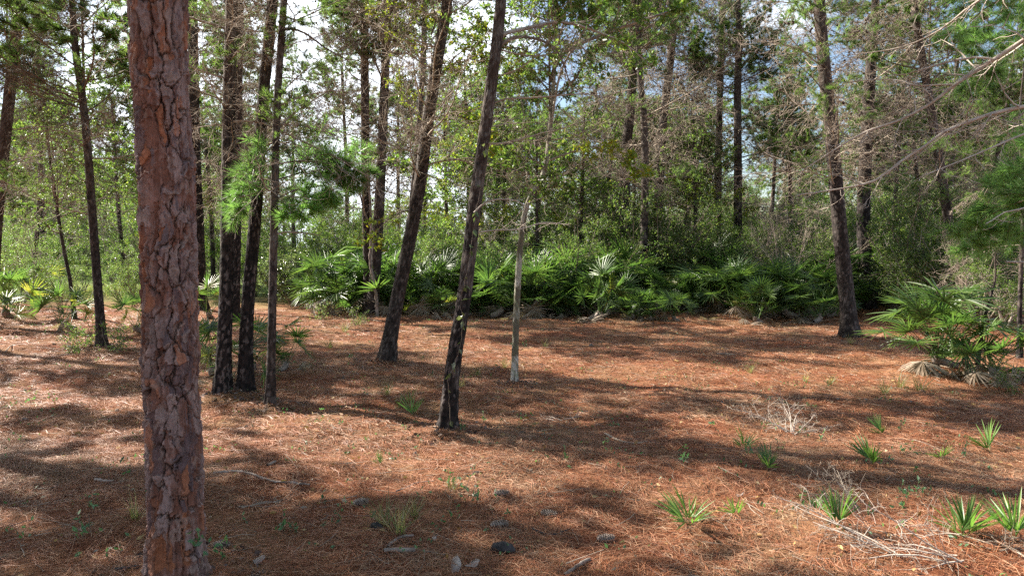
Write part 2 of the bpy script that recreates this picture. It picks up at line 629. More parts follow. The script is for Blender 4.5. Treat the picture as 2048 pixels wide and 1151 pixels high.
# needles: bent slivers lying in loose mats
def straw(n, y0, y1, wid, lmin, lmax, rg, mb, old=0):
    x, y = inframe(n, y0, y1, rg, 1.2)
    k = fbm(x / 0.45, y / 0.45, 31, 3)
    keep = rg.random(n) < np.clip(0.72 + 1.0 * k, 0.12, 1)
    if old:
        keep = rg.random(n) < np.clip(0.02 + 2.2 * fbm(x / 1.3, y / 1.3, 71, 4), 0.05, 0.9)
    x, y, k = x[keep], y[keep], k[keep]
    n = len(x)
    a = fbm(x / 0.6, y / 0.6, 40, 2) * 7 + rg.normal(size=n) * 0.8
    L = rg.uniform(lmin, lmax, n)
    z = gz(x, y) + rg.random(n) ** 2 * 0.022 + 0.001
    d = np.stack([np.cos(a), np.sin(a), rg.normal(size=n) * 0.10], -1)
    s = np.stack([-np.sin(a), np.cos(a), np.zeros(n)], -1)
    s = nrm(s + np.stack([np.zeros(n), np.zeros(n), rg.normal(size=n) * 0.5], -1))
    P = np.stack([x, y, z], -1)
    bend = s * (rg.normal(size=n) * 0.12 * L)[:, None]
    up = np.stack([np.zeros(n), np.zeros(n), rg.random(n) * 0.012], -1)
    A, B, C = P - d * L[:, None] / 2, P + bend + up, P + d * L[:, None] / 2
    A[:, 2] = np.maximum(A[:, 2], gz(A[:, 0], A[:, 1]) + 0.001)
    C[:, 2] = np.maximum(C[:, 2], gz(C[:, 0], C[:, 1]) + 0.001)
    wv = s * wid * rg.uniform(0.6, 1.3, n)[:, None] / 2
    V = np.stack([A - wv, A + wv, B + wv, B - wv, C - wv * 0.5, C + wv * 0.5], 1)
    b = np.arange(n)[:, None] * 6
    mb.add(V.reshape(-1, 3), np.concatenate([b + np.array([0, 1, 2, 3]), b + np.array([3, 2, 5, 4])]))


rs = np.random.default_rng(5)
mb = MB()
straw(200000, 2.2, 6.5, 0.0023, 0.07, 0.19, rs, mb)
straw(160000, 6.0, 11.5, 0.0036, 0.09, 0.21, rs, mb)
straw(90000, 11.0, 19.5, 0.0062, 0.11, 0.24, rs, mb)
tag(link('pine_straw', mb.mesh('pine_straw', [M['straw']])), 'rust brown fallen pine needles matted over the ground', 'pine straw', kind='stuff')
mb = MB()
straw(130000, 2.2, 6.5, 0.0023, 0.06, 0.16, rs, mb, 1)
straw(90000, 6.0, 11.5, 0.0036, 0.08, 0.18, rs, mb, 1)
straw(60000, 11.0, 19.5, 0.0062, 0.1, 0.2, rs, mb, 1)
tag(link('weathered_straw', mb.mesh('weathered_straw', [M['oldstraw']])), 'grey and tan weathered needles in patches on the straw', 'pine straw', kind='stuff')
mb = MB()
x, y = inframe(800, 2.6, 18, rs, 0.3)
keep = fbm(x / 1.6, y / 1.6, 61, 3) > -0.05
for px_, py_ in zip(x[keep], y[keep]):
    n = int(rs.integers(4, 11))
    P = np.stack([px_ + rs.normal(size=n) * .06, py_ + rs.normal(size=n) * .06, np.zeros(n)], -1)
    P[:, 2] = gz(P[:, 0], P[:, 1]) + rs.uniform(.01, .05, n)
    ln = rs.uniform(.018, .042, n)
    leaves(mb, P, nrm(rs.normal(size=(n, 3))) + np.array([0, 0, .4]), ln, ln * .5, 0, .15, rs)
tag(link('low_greenery', mb.mesh('low_greenery', [M['herb']])), 'tiny green seedling leaves dotted over the straw', 'ground cover', kind='stuff')

mb = MB()
x, y = inframe(9000, 2.3, 18, rs, 0.3)
tb = gnd(1028, 765)
dd = np.hypot(x - tb[0] + 0.4, y - tb[1])
keep = rs.random(9000) < 0.5 + 0.9 * np.exp(-(dd / 2.6) ** 2)
x, y = x[keep], y[keep]
n = len(x)
P = np.stack([x, y, gz(x, y) + 0.012 + rs.random(n) * 0.015], -1)
leaves(mb, P, np.stack([rs.normal(size=n), rs.normal(size=n), rs.normal(size=n) * 0.25], -1), rs.uniform(0.025, 0.065, n), rs.uniform(0.014, 0.03, n), 0, 0.2, rs)
tag(link('leaf_litter', mb.mesh('leaf_litter', [M['litter']])), 'tan and yellow dry leaves scattered over the pine straw', 'leaf litter', kind='stuff')

mb = MB()
x, y = inframe(3000, 2.4, 17, rs, 0.3)
for q in range(len(x)):
    a = rs.random() * 2 * PI
    P = walk(rs, (x[q], y[q], 0), (math.cos(a), math.sin(a), 0), rs.uniform(0.08, 0.4), 5, 0.2)
    P[:, 2] = gz(P[:, 0], P[:, 1]) + 0.012 + rs.random() * 0.012
    tube(mb, P, np.linspace(1, 0.5, 5) * rs.uniform(0.0015, 0.004), 3)
tag(link('twig_litter', mb.mesh('twig_litter', [M['dead']])), 'small grey dead twigs strewn over the pine straw', 'twig litter', kind='stuff')

# ------------------------------------------------------------------ trunks


def catmull(P, R, ds):
    P = np.asarray(P, float)
    R = np.asarray(R, float)
    Q = np.vstack([2 * P[0] - P[1], P, 2 * P[-1] - P[-2]])
    out, rr = [], []
    for k in range(len(P) - 1):
        p0, p1, p2, p3 = Q[k:k + 4]
        n = max(2, int(np.linalg.norm(p2 - p1) / (ds if np.isscalar(ds) else ds[k])))
        t = (np.arange(n) / n)[:, None]
        out.append(0.5 * ((2 * p1) + (p2 - p0) * t + (2 * p0 - 5 * p1 + 4 * p2 - p3) * t ** 2 + (3 * p1 - p0 - 3 * p2 + p3) * t ** 3))
        rr.append(R[k] + (R[k + 1] - R[k]) * t[:, 0])
    out.append(P[-1:])
    rr.append(R[-1:])
    return np.concatenate(out), np.concatenate(rr)


def lerpc(a, b, t):
    return np.asarray(a) * (1 - t[..., None]) + np.asarray(b) * t[..., None]


def trunk(P, R, na, ds, style, seed, zchar=2.4):
    C, rad = catmull(P, R, ds)
    n = len(C)
    a = np.arange(na) / na * 2 * PI
    s = np.concatenate([[0], np.cumsum(np.linalg.norm(np.diff(C, axis=0), axis=1))])
    A, S = np.meshgrid(a, s)
    Rr = np.repeat(rad[:, None], na, 1)
    rm = max(R[:2])
    circ = 2 * PI * rm
    wx = np.cos(A) * rm
    wy = np.sin(A) * rm
    n1 = fbm(wx * 9 + 9, S * 8 + wy * 6, seed, 5)
    n2 = fbm(wy * 9 + 3, S * 8 - wx * 6, seed + 50, 5)
    fine = fbm((wx + wy * 1.7) * 40, S * 25, seed + 77, 4)
    if style == 'scaly':
        def lay(cw, ch, warp, sd):
            nu = max(3, round(circ / cw))
            return vor(A / (2 * PI) * nu + n1 * warp + jag * 0.16, S / ch + n2 * warp + jag2 * 0.12, nu, seed + sd)
        jag = fbm((wx + wy * 1.7) * 60, S * 45, seed + 91, 3)
        jag2 = fbm((wy - wx * 1.7) * 70, S * 38, seed + 95, 3)
        f1, f2, i1 = lay(0.066, 0.17, 0.7, 1)
        g1, g2, i2 = lay(0.046, 0.13, 1.0, 2)
        h1, h2, i3 = lay(0.014, 0.030, 1.3, 3)
        k1, k2, i4 = lay(0.026, 0.052, 2.0, 4)
        e = f2 - f1 + jag * 0.07
        fur = 1 - sst(0.03, 0.17 + 0.12 * n2, e)
        open_ = sst(-0.2, 0.25, n1 + 0.20)
        fur = fur * open_
        core = (1 - sst(0.0, 0.06, e)) * open_
        crk = (1 - sst(0.0, 0.05, g2 - g1 + jag * 0.06)) * sst(-0.1, 0.15, n2)
        crk3 = 1 - sst(0.0, 0.14, h2 - h1)
        streak = fbm((wx + wy * 1.7) * 55, S * 5, seed + 66, 4)
        h = 0.012 * (1 - fur) - 0.007 * core + 0.011 * (i1 - 0.5) + 0.015 * (i2 - 0.5) - 0.004 * crk + (0.007 * (i3 - 0.5) - 0.002 * crk3) * fur + 0.0022 * jag + 0.0016 * streak
        flk = sst(-0.08, 0.12, n1 * 0.6 - n2 * 0.8 + 0.18)
        h = h + flk * (0.014 * (i4 - 0.5) + 0.004 * sst(0.2, 0.8, k1) - 0.003 * (1 - sst(0, 0.08, k2 - k1)))
        h = h + 0.006 * (1 - fur) * sst(0.25, 0.8, g1 + jag * 0.15)
        mixv = 0.45 * i2 + 0.30 * i1 + 0.25 * (i4 * flk + (1 - flk) * 0.5) + 0.45 * n1 + 0.25 * streak
        col = lerpc((0.195, 0.095, 0.068), (0.23, 0.135, 0.112), sst(0.25, 0.42, mixv))
        col = lerpc(col, (0.285, 0.215, 0.205), sst(0.46, 0.58, mixv))
        col = lerpc(col, (0.34, 0.135, 0.06), sst(0.74, 0.84, np.mod(i2 * 7.3, 1) + streak * 0.3) * 0.7)
        col = lerpc(col, (0.105, 0.085, 0.098), sst(0.80, 0.92, np.mod(i2 * 3.7, 1) + n2 * 0.3 + streak * 0.3) * 0.8)
        pale = sst(0.55, 0.75, np.mod(i3 * 5.1, 1) + 0.3 * jag) * fur * (1 - core)
        col = lerpc(col, (0.33, 0.26, 0.225), pale * 0.75)
        col = lerpc(col, (0.30, 0.235, 0.205), flk * sst(0.7, 0.85, np.mod(i4 * 3.3, 1) + 0.3 * jag) * 0.55)
        col = lerpc(col, (0.10, 0.065, 0.052), fur * 0.6 * (1 - pale))
        col = lerpc(col, (0.045, 0.030, 0.026), np.clip(core * 0.9 + crk * 0.6, 0, 1) * 0.85)
        col = col * np.array([0.86, 0.76, 0.72]) * (1 + 0.35 * jag[..., None] + 0.35 * streak[..., None])
    elif style == 'mottled':
        h = 0.003 * n1 + 0.002 * fine
        m1 = fbm(wx * 22, S * 9 + wy * 17, seed + 8, 3)
        m2 = fbm(wy * 30 + 2, S * 16 + wx * 20, seed + 9, 3)
        band = fbm(S * 0 + 1.3, S * 6 + n1 * 0.6, seed + 4, 2)
        up = sst(1.1, 2.2, S)
        white = np.clip(sst(0.02, 0.14, m1 * 0.7 + band * 0.9 + 0.10), 0, 1)
        col = lerpc((0.12, 0.105, 0.075), (0.44, 0.41, 0.36), white * (1 - 0.35 * up))
        col = lerpc(col, (0.13, 0.12, 0.07), sst(0.1, 0.25, m2) * 0.8)
        col = lerpc(col, (0.22, 0.24, 0.15), sst(0.15, 0.3, -m2) * 0.6)
        h = h + 0.003 * sst(0.1, 0.3, m2)
    else:
        nu = max(3, round(circ / 0.045))
        f1, f2, i1 = vor(A / (2 * PI) * nu + n1 * 0.8, S / 0.11 + n2 * 0.8, nu, seed + 1)
        nu = max(4, round(circ / 0.022))
        g1, g2, i2 = vor(A / (2 * PI) * nu + n1, S / 0.05 + n2, nu, seed + 2)
        fur = 1 - sst(0.02, 0.3, f2 - f1)
        k = 1.0 if style == 'charred' else 0.8
        h = k * (0.007 * (1 - fur) + 0.005 * (i1 - 0.5) + 0.004 * (i2 - 0.5)) * min(1, rm / 0.1)
        pl = lerpc((0.085, 0.055, 0.042), (0.18, 0.14, 0.118), sst(0.3, 0.75, 0.6 * i2 + 0.4 * i1 + 0.4 * n1))
        pl = lerpc(pl, (0.30, 0.275, 0.245), sst(0.66, 0.85, np.mod(i2 * 4.3, 1) + n2 * 0.6) * 0.7)
        pl = lerpc(pl, (0.075, 0.055, 0.045), fur * 0.5)
        pl = pl * (0.62 if style == 'charred' and zchar > 3 else 0.74)
        bk = lerpc((0.007, 0.006, 0.006), (0.026, 0.019, 0.017), sst(0.2, 0.8, i2))
        pl = pl * (0.62 if style == 'charred' and zchar > 3 else 0.74)
        bk = lerpc(bk, (0.16, 0.13, 0.12), sst(0.80, 0.9, np.mod(i2 * 9.1, 1) + n1 * 0.25) * 0.6)
        side = 0.5 * np.cos(A - seed) * 1.1
        ch = 1 - sst(zchar - 0.7, zchar + 0.7, S + n1 * 1.6 + side + n2 * 0.8)
        if style == 'grey':
            ch = ch * 0.75
        col = lerpc(pl, bk, ch)
        col = col * (1 + 0.3 * fine[..., None])
    fl = 1 + (0.5 if style == 'scaly' else 0.6) * np.exp(-S / (0.13 if style == 'scaly' else 0.24)) * (1 + 0.6 * np.cos(A * 5 + seed + 2 * n1)) * (0.5 if style == 'mottled' else 1)
    rr = Rr * fl + (h - (0.017 if style == 'scaly' else 0.008)) * np.minimum(1, Rr / rm)
    V = np.stack([C[:, None, 0] + rr * np.cos(A), C[:, None, 1] + rr * np.sin(A), np.repeat(C[:, 2:3], na, 1)], -1)
    i = np.arange(n - 1)[:, None] * na
    j = np.arange(na)[None]
    k = (j + 1) % na
    Fq = np.stack([i + j, i + k, i + na + k, i + na + j], -1).reshape(-1, 4)
    return V.reshape(-1, 3), Fq, np.clip(col, 0.004, 1).reshape(-1, 3)


# ------------------------------------------------------------------ limb prototypes


def dead_limb(seed, L=1.6, cones=0, nsub=18, ntw=6, rmin=0.0023):
    rg = np.random.default_rng(seed)
    P = walk(rg, (0, 0, 0), (1, 0, rg.uniform(-0.1, 0.35)), L, 9, 0.10, rg.uniform(-0.07, 0.05))
    tb, tips = branch(rg, P, 0.013, 0.003, nsub, 0.45, ntw, 0.12, 0.45, 0.2, rg.uniform(-0.05, 0.05), rmin)
    mb = MB()
    put_tubes(mb, tb)
    if cones:
        Q, D = along(rg, tips, cones)
        for p, d in zip(Q, D):
            blob(mb, p + rg.normal(size=3) * 0.015, rg.uniform(0.018, 0.026), nrm(d + rg.normal(size=3) * 0.6), 1, 5)
    return mb


def live_limb(seed, L=1.5, nper=46, nlen=(0.07, 0.12), nw=0.006, nsub=13, ntw=4, rmin=0.0016, tmin=0.25, frac=0.8):
    rg = np.random.default_rng(seed)
    P = walk(rg, (0, 0, 0), (1, 0, 0.2), L, 9, 0.08, rg.uniform(-0.02, 0.06))
    tb, tips = branch(rg, P, 0.014, 0.004, nsub, 0.42, ntw, 0.22, 0.35, 0.16, 0.06, rmin)
    mb = MB()
    put_tubes(mb, tb)
    use = [t for t in tips[1:] if rg.random() < frac]
    for t in use:
        t01 = rg.random(nper) ** 0.7
        pd = [lerp_path(t, tmin + (0.99 - tmin) * q) for q in t01]
        Q = np.array([p for p, d in pd])
        D = np.array([d for p, d in pd])
        D = D * 0.9 + nrm(rg.normal(size=(nper, 3))) * 0.75
        needles(mb, Q, D, rg.uniform(*nlen, nper), nw, 1, rg)
    return mb


def leafy_limb(seed, L=1.6, nleaf=620, ll=(0.045, 0.075), lw=0.45, nsub=13, ntw=4, r0=0.014):
    rg = np.random.default_rng(seed)
    P = walk(rg, (0, 0, 0), (1, 0, 0.25), L, 9, 0.12, rg.uniform(-0.04, 0.05))
    tb, tips = branch(rg, P, r0, 0.003, nsub, 0.48, ntw, 0.15, 0.5, 0.2, 0.0)
    mb = MB()
    put_tubes(mb, tb)
    use = [t for t in tips[1:] if rg.random() < 0.75]
    Q, D = along(rg, use, nleaf)
    Q = Q + rg.normal(size=Q.shape) * 0.012
    ln = rg.uniform(*ll, nleaf)
    leaves(mb, Q, D * 0.6 + nrm(rg.normal(size=D.shape)), ln, ln * lw, 1, 0.15, rg)
    return mb


DL = [dead_limb(100 + k, 1.4 + 0.12 * k, 0) for k in range(6)]
DC = [dead_limb(140 + k, 1.5 + 0.1 * k, 26) for k in range(4)]
DLf = [dead_limb(160 + k, 1.7, 14 * (k % 2), 18, 6, 0.0036) for k in range(4)]
LLf = [live_limb(220 + k, 1.5, 80, (0.08, 0.14), 0.0085, 13, 4, 0.003, 0.42, 0.62) for k in range(4)]
LL = [live_limb(200 + k) for k in range(5)]
FL = [leafy_limb(300 + k) for k in range(5)]
DLm = [q.mesh('dead_limb', [M['dead'], M['cone']]) for q in DL]
DCm = [q.mesh('cone_limb', [M['dead'], M['cone']]) for q in DC]
DFm = [q.mesh('dead_limb', [M['dead'], M['cone']]) for q in DLf]
LLm = [q.mesh('needle_limb', [M['twig'], M['needle']]) for q in LL]
FLm = [q.mesh('leafy_limb', [M['twig'], M['oak']]) for q in FL]
FYm = [q.mesh('leafy_limb', [M['grey'], M['lime']]) for q in FL[:3]]


def pine_crown(seed, H=5.0, W=2.0, n=27):
    rg = np.random.default_rng(seed)
    mb = MB()
    for k in range(n):
        t = (k + rg.random()) / n
        ln = W * (1.05 - 0.8 * t) * rg.uniform(0.6, 1.2) / 1.5
        R = rotm(rg.uniform(-0.4, 0.4), -rg.uniform(0.0, 0.5) - 0.4 * t, k * 2.4 + rg.normal() * 0.4)
        mb.addmb(LLf[k % 4], R, np.array([0, 0, t * H]), ln)
    for k in range(10):
        t = rg.random() * 0.6
        mb.addmb(DLf[k % 4], rotm(0, -0.1, rg.random() * 6.3), np.array([0, 0, t * H]), W * (1 - t) / 1.6, {0: 0, 1: 2})
    tube(mb, [np.array([0, 0, -0.3]), np.array([0.03, 0.02, H * 0.5]), np.array([0, 0, H])], [0.022, 0.02, 0.006], 6)
    return mb


def oak_crown(seed, H=4.0, W=2.0, n=20):
    rg = np.random.default_rng(seed)
    mb = MB()
    for k in range(n):
        t = (k + rg.random()) / n
        ln = W * (0.6 + 0.9 * math.sin(PI * min(1, 0.2 + 0.8 * t))) * rg.uniform(0.6, 1.1) / 1.9
        R = rotm(rg.uniform(-0.5, 0.5), -rg.uniform(-0.1, 1.0), k * 2.4 + rg.normal() * 0.5)
        mb.addmb(FL[k % 5], R, np.array([0, 0, t * H * 0.8]), ln)
    tube(mb, [np.array([0, 0, -0.3]), np.array([0.05, 0.02, H * 0.4]), np.array([0, 0.05, H * 0.85])], [0.022, 0.02, 0.01], 6)
    return mb


PC = [pine_crown(400 + k) for k in range(3)]
OC = [oak_crown(420 + k) for k in range(3)]
PCm = [q.mesh('pine_crown', [M['twig'], M['needle'], M['cone']]) for q in PC]
OCm = [q.mesh('hardwood_crown', [M['twig'], M['oak']]) for q in OC]

# ------------------------------------------------------------------ tree assembly
LAND = []          # landmarks for labels: (name, ground point)


def limb_px(root, base, pts, Y, r0, r1, name='limb', mat='dead', nsub=10, sublen=0.3, ntw=4, leaf=None, nleaf=0, Y1=None, seed=1, needle=0, ll=(0.05, 0.085)):
    """one limb of a thing that follows a bent line in space"""
    rg = np.random.default_rng(seed)
    k = len(pts)
    Y1 = Y if Y1 is None else Y1
    P = np.array([at(p[0], p[1], Y + (Y1 - Y) * q / (k - 1)) for q, p in enumerate(pts)]) - base
    P, R = catmull(P, np.linspace(r0, r1, k), 0.10)
    tb, tips = branch(rg, P, r0, r1, nsub, sublen, ntw, 0.15, 0.45, 0.22, 0.0)
    mb = MB()
    put_tubes(mb, tb)
    mats = [M[mat]]
    if nleaf:
        Q, D = along(rg, [t for t in tips[1:] if rg.random() < 0.7], nleaf)
        ln = rg.uniform(*ll, nleaf)
        leaves(mb, Q + rg.normal(size=Q.shape) * 0.015, D * 0.5 + nrm(rg.normal(size=D.shape)), ln, ln * 0.5, 1, 0.15, rg)
        mats.append(M[leaf])
    if needle:
        for t in tips[1:]:
            n = needle
            pd = [lerp_path(t, 0.2 + 0.79 * q) for q in rg.random(n)]
            Q = np.array([p for p, d in pd])
            D = np.array([d for p, d in pd])
            needles(mb, Q, D + nrm(rg.normal(size=(n, 3))) * 0.8, rg.uniform(0.09, 0.16, n), 0.006, 1, rg)
        mats.append(M['sunfresh'])
    return link(name, mb.mesh(name, mats), root)


def tree(name, label, cat, pts, wpx, H, style, Y=None, zchar=2.4, seed=1, dead=0, cone=0, live=0, leafy=0, crown=None,
         cs=1.0, ch=None, na=None, ds=None, group=None, land=None, hmin=1.2, lens=(0.6, 1.2), lean=0.0, lime=0, wk=0.8):
    rg = np.random.default_rng(seed)
    if Y is None:
        b = gnd(*pts[0])
        Y = b[1]
    else:
        b = at(pts[0][0], pts[0][1], Y)
        b[2] = float(gz(b[0], b[1]))
    root = link(name, None, None, b)
    tag(root, label, cat, group)
    C = [b - b - np.array([0, 0, 0.12])]
    Rw = [wpx[0] / 2 / F * Y]
    for q, p in enumerate(pts[1:]):
        c = at(p[0], p[1], Y) - b
        c[1] = lean * c[2]
        C.append(c)
        w_ = wpx[0] + (wpx[1] - wpx[0]) * (q + 1) / (len(pts) - 1)
        Rw.append(w_ / 2 / F * Y)
    d = C[-1] - C[-2]
    d = d / max(d[2], 0.2)
    d = d * 0.6
    d[2] = 1
    rem = H - C[-1][2]
    if rem > 0.3:
        for t in (0.33, 0.66, 1.0):
            C.append(C[-1] + d * rem * 0.34 + np.array([rg.normal() * 0.05, rg.normal() * 0.05, 0]))
            Rw.append(Rw[len(pts) - 1] * (1 - 0.72 * t))
    C = np.array(C)
    Rw = np.array(Rw) * (0.87 if style == 'scaly' else 0.9 if style == 'mottled' else wk)
    pxm = Y / F * 2
    na = na or int(np.clip(2 * PI * Rw[0] / (pxm * 0.9), 12, 96))
    d0 = ds or max(0.012, pxm * 1.1)
    V, Fq, col = trunk(C, Rw, na, [d0 if q < len(pts) - 1 else d0 * 6 for q in range(len(C) - 1)], style, seed, zchar)
    mb = MB().add(V, Fq, 0, col)
    link('trunk', mb.mesh('trunk', [M['bark' if style in ('scaly', 'mottled') else 'dbark']], True), root)

    def limbs(n, meshes, nm, h0, h1, el=(-0.25, 0.35), sc=lens):
        for k in range(n):
            z = h0 + (h1 - h0) * (k + rg.random()) / n
            j = int(np.clip(np.searchsorted(C[:, 2], z), 1, len(C) - 1))
            t = (z - C[j - 1][2]) / max(1e-6, C[j][2] - C[j - 1][2])
            p = C[j - 1] + (C[j] - C[j - 1]) * t
            link(nm, meshes[int(rg.integers(len(meshes)))], root, p, (rg.uniform(-0.5, 0.5), -rg.uniform(*el), rg.random() * 2 * PI), rg.uniform(*sc))
    top = CAMH + Y * 0.40
    if dead:
        limbs(dead, DLm if Y < 15 else DFm, 'dead_limb', hmin, min(H - 1, top))
    if cone:
        limbs(cone, DCm if Y < 15 else DFm, 'cone_limb', max(hmin, 2.5), min(H - 1, top))
    if live:
        limbs(live, LLm, 'needle_limb', max(hmin, 2.2), min(H - 1, top), (-0.1, 0.6))
    if leafy:
        limbs(leafy, FLm, 'leafy_limb', max(hmin, 1.6), min(H, top), (-0.2, 0.8))
    if lime:
        limbs(lime, FYm, 'leafy_limb', max(hmin, 1.6), min(H, top), (-0.2, 0.8))
    if crown is not None:
        p = C[-1].copy()
        hc = ch or 5.0 * cs
        p[2] -= hc * 0.92
        zz = p[2]
        j = int(np.clip(np.searchsorted(C[:, 2], zz), 1, len(C) - 1))
        t = (zz - C[j - 1][2]) / max(1e-6, C[j][2] - C[j - 1][2])
        p = C[j - 1] + (C[j] - C[j - 1]) * t
        link('crown', crown, root, p, (0, 0, rg.random() * 6.28), (cs, cs, hc / 5.0))
    if land:
        LAND.append((land, b))
    return root, b


T = tree
big, bigb = T('pine_tree', 'thick pine with scaly red and mauve bark plates, nearest trunk', 'pine',
              [(352, 1168), (351, 1000), (343, 750), (338, 560), (330, 300), (316, 0)], (120, 116), 11, 'scaly', seed=21, na=330, ds=0.0034,
              crown=PCm[0], cs=1.25, land='the scaly trunk')
GP = 'pines standing round the clearing'
t1, _ = T('pine_tree', 'slim dark pine with many short dead limbs, left of the scaly trunk', 'pine', [(205, 692), (190, 500), (171, 250), (150, 90), (144, 0)], (23, 15), 8.5, 'grey', seed=31, zchar=2.7,
          dead=29, cone=5, live=3, crown=PCm[1], cs=1.0, land='the slim left pine', hmin=2.3, lens=(0.5, 1.0))
T('pine_tree', 'leaning pine half cut off by the left edge', 'pine', [(-22, 655), (-6, 430), (18, 200), (38, 0)], (30, 24), 9.5, 'grey', seed=32, dead=20, live=4, crown=PCm[2], cs=1.0, hmin=2.5)
T('oak_sapling', 'thin crooked leafy sapling left of the slim dark pine', 'sapling', [(150, 640), (140, 560), (128, 500), (108, 380), (98, 300)], (11, 7), 5.2, 'grey', seed=33, leafy=9, crown=OCm[0], cs=0.6, hmin=1.5)
T('pine_tree', 'black charred pine trunk with broken stubs just behind the scaly trunk', 'pine', [(402, 622), (396, 450), (390, 300), (384, 0)], (30, 24), 10.5, 'charred', seed=34, zchar=5.3, dead=24, live=3, crown=PCm[0], cs=1.05, hmin=2.4, lens=(0.3, 0.9))
T('pine_tree', 'charred pine with pale lichen upper bark, leftmost of the close trio', 'pine', [(443, 790), (452, 600), (456, 400), (458, 200), (463, 0)], (37, 29), 10, 'charred', seed=35, zchar=2.8, dead=14, live=2, crown=PCm[1], cs=0.9, hmin=2.6, land='the leftmost trio trunk')
T('pine_tree', 'slender dark pine trunk seen between the first two of the trio', 'pine', [(470, 645), (474, 450), (477, 200), (479, 0)], (22, 18), 9.5, 'charred', seed=36, zchar=3.8, dead=17, cone=3, crown=PCm[2], cs=0.9, hmin=2.3)
T('pine_tree', 'sooty pine with a wavy trunk, middle of the close trio', 'pine', [(490, 786), (492, 690), (497, 590), (511, 430), (526, 200), (545, 0)], (36, 27), 10.5, 'charred', seed=37, zchar=3.6, dead=10, live=5, crown=PCm[0], cs=0.95, hmin=2.7, lens=(0.4, 0.9), land='the wavy trio trunk')
t7, b7 = T('pine_tree', 'thinnest straight grey brown pine, rightmost of the close trio', 'pine', [(540, 806), (544, 650), (549, 400), (555, 200), (568, 0)], (24, 18), 9, 'grey', seed=38, zchar=1.6, dead=15, live=3, crown=PCm[1], cs=0.75, hmin=2.3, lens=(0.4, 0.9))
t8, b8 = T('pine_tree', 'dark pine at the hedge edge with a partner touching its right side', 'pine', [(739, 632), (733, 430), (730, 200), (728, 0)], (24, 20), 10.3, 'grey', seed=39, zchar=3.4, dead=27, cone=5, crown=PCm[2], cs=1.0, hmin=2.4)
t9, b9 = T('pine_tree', 'slim grey barked pine slanting out of the foot of its dark partner', 'pine', [(744, 634), (757, 440), (767, 220), (776, 0)], (30, 19), 10.6, 'grey', seed=40, zchar=2.7, dead=22, cone=4, live=2, crown=PCm[0], cs=1.0, hmin=2.6)
t10, b10 = T('pine_tree', 'pine leaning right with split brown bark, left of the charred leaning trunk', 'pine', [(771, 727), (790, 620), (821, 470), (842, 350), (856, 240), (880, 90), (894, 0)], (38, 27), 11, 'grey', seed=41, zchar=3.0, dead=15, cone=3, lime=3, crown=PCm[1], cs=1.3, hmin=2.6, land='the brown leaning trunk')
t10b, _ = T('pine_tree', 'thin forked grey tree behind the brown leaning trunk', 'tree', [(806, 600), (822, 430), (838, 250), (847, 120), (850, 0)], (16, 13), 11, 'grey', Y=21, seed=42, zchar=1.3, dead=20, leafy=4, crown=OCm[1], cs=0.9, hmin=2.6)
t11, b11 = T('pine_tree', 'black charred pine leaning right with a climbing vine, centre of the clearing', 'pine', [(893, 862), (905, 740), (930, 580), (948, 420), (962, 320), (985, 150), (1002, 0)], (37, 25), 9.5, 'charred', seed=43, zchar=2.2, dead=7, crown=PCm[2], cs=1.1, hmin=2.5, wk=0.9, lens=(0.35, 0.8), na=90, land='the charred leaning trunk')
t12, b12 = T('hardwood_tree', 'crooked slender hardwood with pale mottled bark and white bands', 'tree', [(1028, 765), (1031, 680), (1036, 560), (1043, 470), (1056, 405), (1087, 345), (1100, 260), (1108, 150), (1114, 0)], (18, 9), 6.5, 'mottled', seed=44, dead=8, hmin=2.4, leafy=4, crown=OCm[2], cs=0.7, lens=(0.4, 0.9), na=48, land='the mottled pale trunk')
BG = [
    ('dark straight pine rising from the palmettos, left of a thinner pair', [(1248, 525), (1250, 350), (1262, 200), (1270, 40)], (23, 16), 21, 'charred', 3.5),
    ('thin dark pine close right of a thicker straight one', [(1286, 540), (1290, 300), (1280, 150), (1276, 60)], (16, 11), 19.5, 'charred', 3.0),
    ('brown pine behind the thin dark one in the palmettos', [(1313, 500), (1322, 300), (1340, 130), (1347, 60)], (18, 14), 24, 'charred', 3.0),
    ('very thin far stem between two dark pines', [(1270, 490), (1269, 380), (1271, 200)], (7, 5), 26, 'grey', 2.0),
    ('slim reddish pine beyond the tallest palmettos', [(1436, 470), (1438, 250), (1446, 0)], (15, 12), 25, 'grey', 2.5),
    ('dark pine with low spreading dead limbs, beyond the slim reddish one', [(1477, 480), (1476, 380), (1475, 200), (1478, 60)], (18, 13), 24, 'charred', 3.0),
    ('black trunk standing straight behind the leaning pine on the right', [(1735, 618), (1727, 450), (1733, 280), (1742, 130)], (28, 20), 20, 'charred', 3.6),
]
for q, (lb, pts, wp, Yq, st, zc) in enumerate(BG):
    T('pine_tree', lb, 'pine', pts, wp, 11.5 if wp[0] > 10 else 8, st, Y=Yq, zchar=zc, seed=60 + q, dead=22 if wp[0] > 10 else 6, cone=8 if wp[0] > 10 else 0, live=4 if wp[0] > 10 else 0,
      wk=1.0, crown=PCm[q % 3], cs=1.0 if wp[0] > 10 else 0.6, hmin=3.3, lens=(0.7, 1.7))
t18, b18 = T('pine_tree', 'reddish brown pine leaning left at the right side of the clearing', 'pine', [(1702, 676), (1690, 560), (1680, 460), (1662, 260), (1650, 150), (1640, 30)], (33, 24), 11, 'grey', seed=45, zchar=3.3, dead=28, cone=8, live=7, crown=PCm[1], cs=1.05, wk=0.95, hmin=2.7, land='the left leaning pine')
t20, b20 = T('pine_tree', 'vine wrapped pine behind the large front palmetto', 'pine', [(1906, 632), (1897, 450), (1862, 220), (1838, 80), (1826, 0)], (24, 16), 10, 'grey', seed=46, zchar=2.4, dead=28, cone=5, live=12, crown=PCm[0], cs=1.0, hmin=2.4)
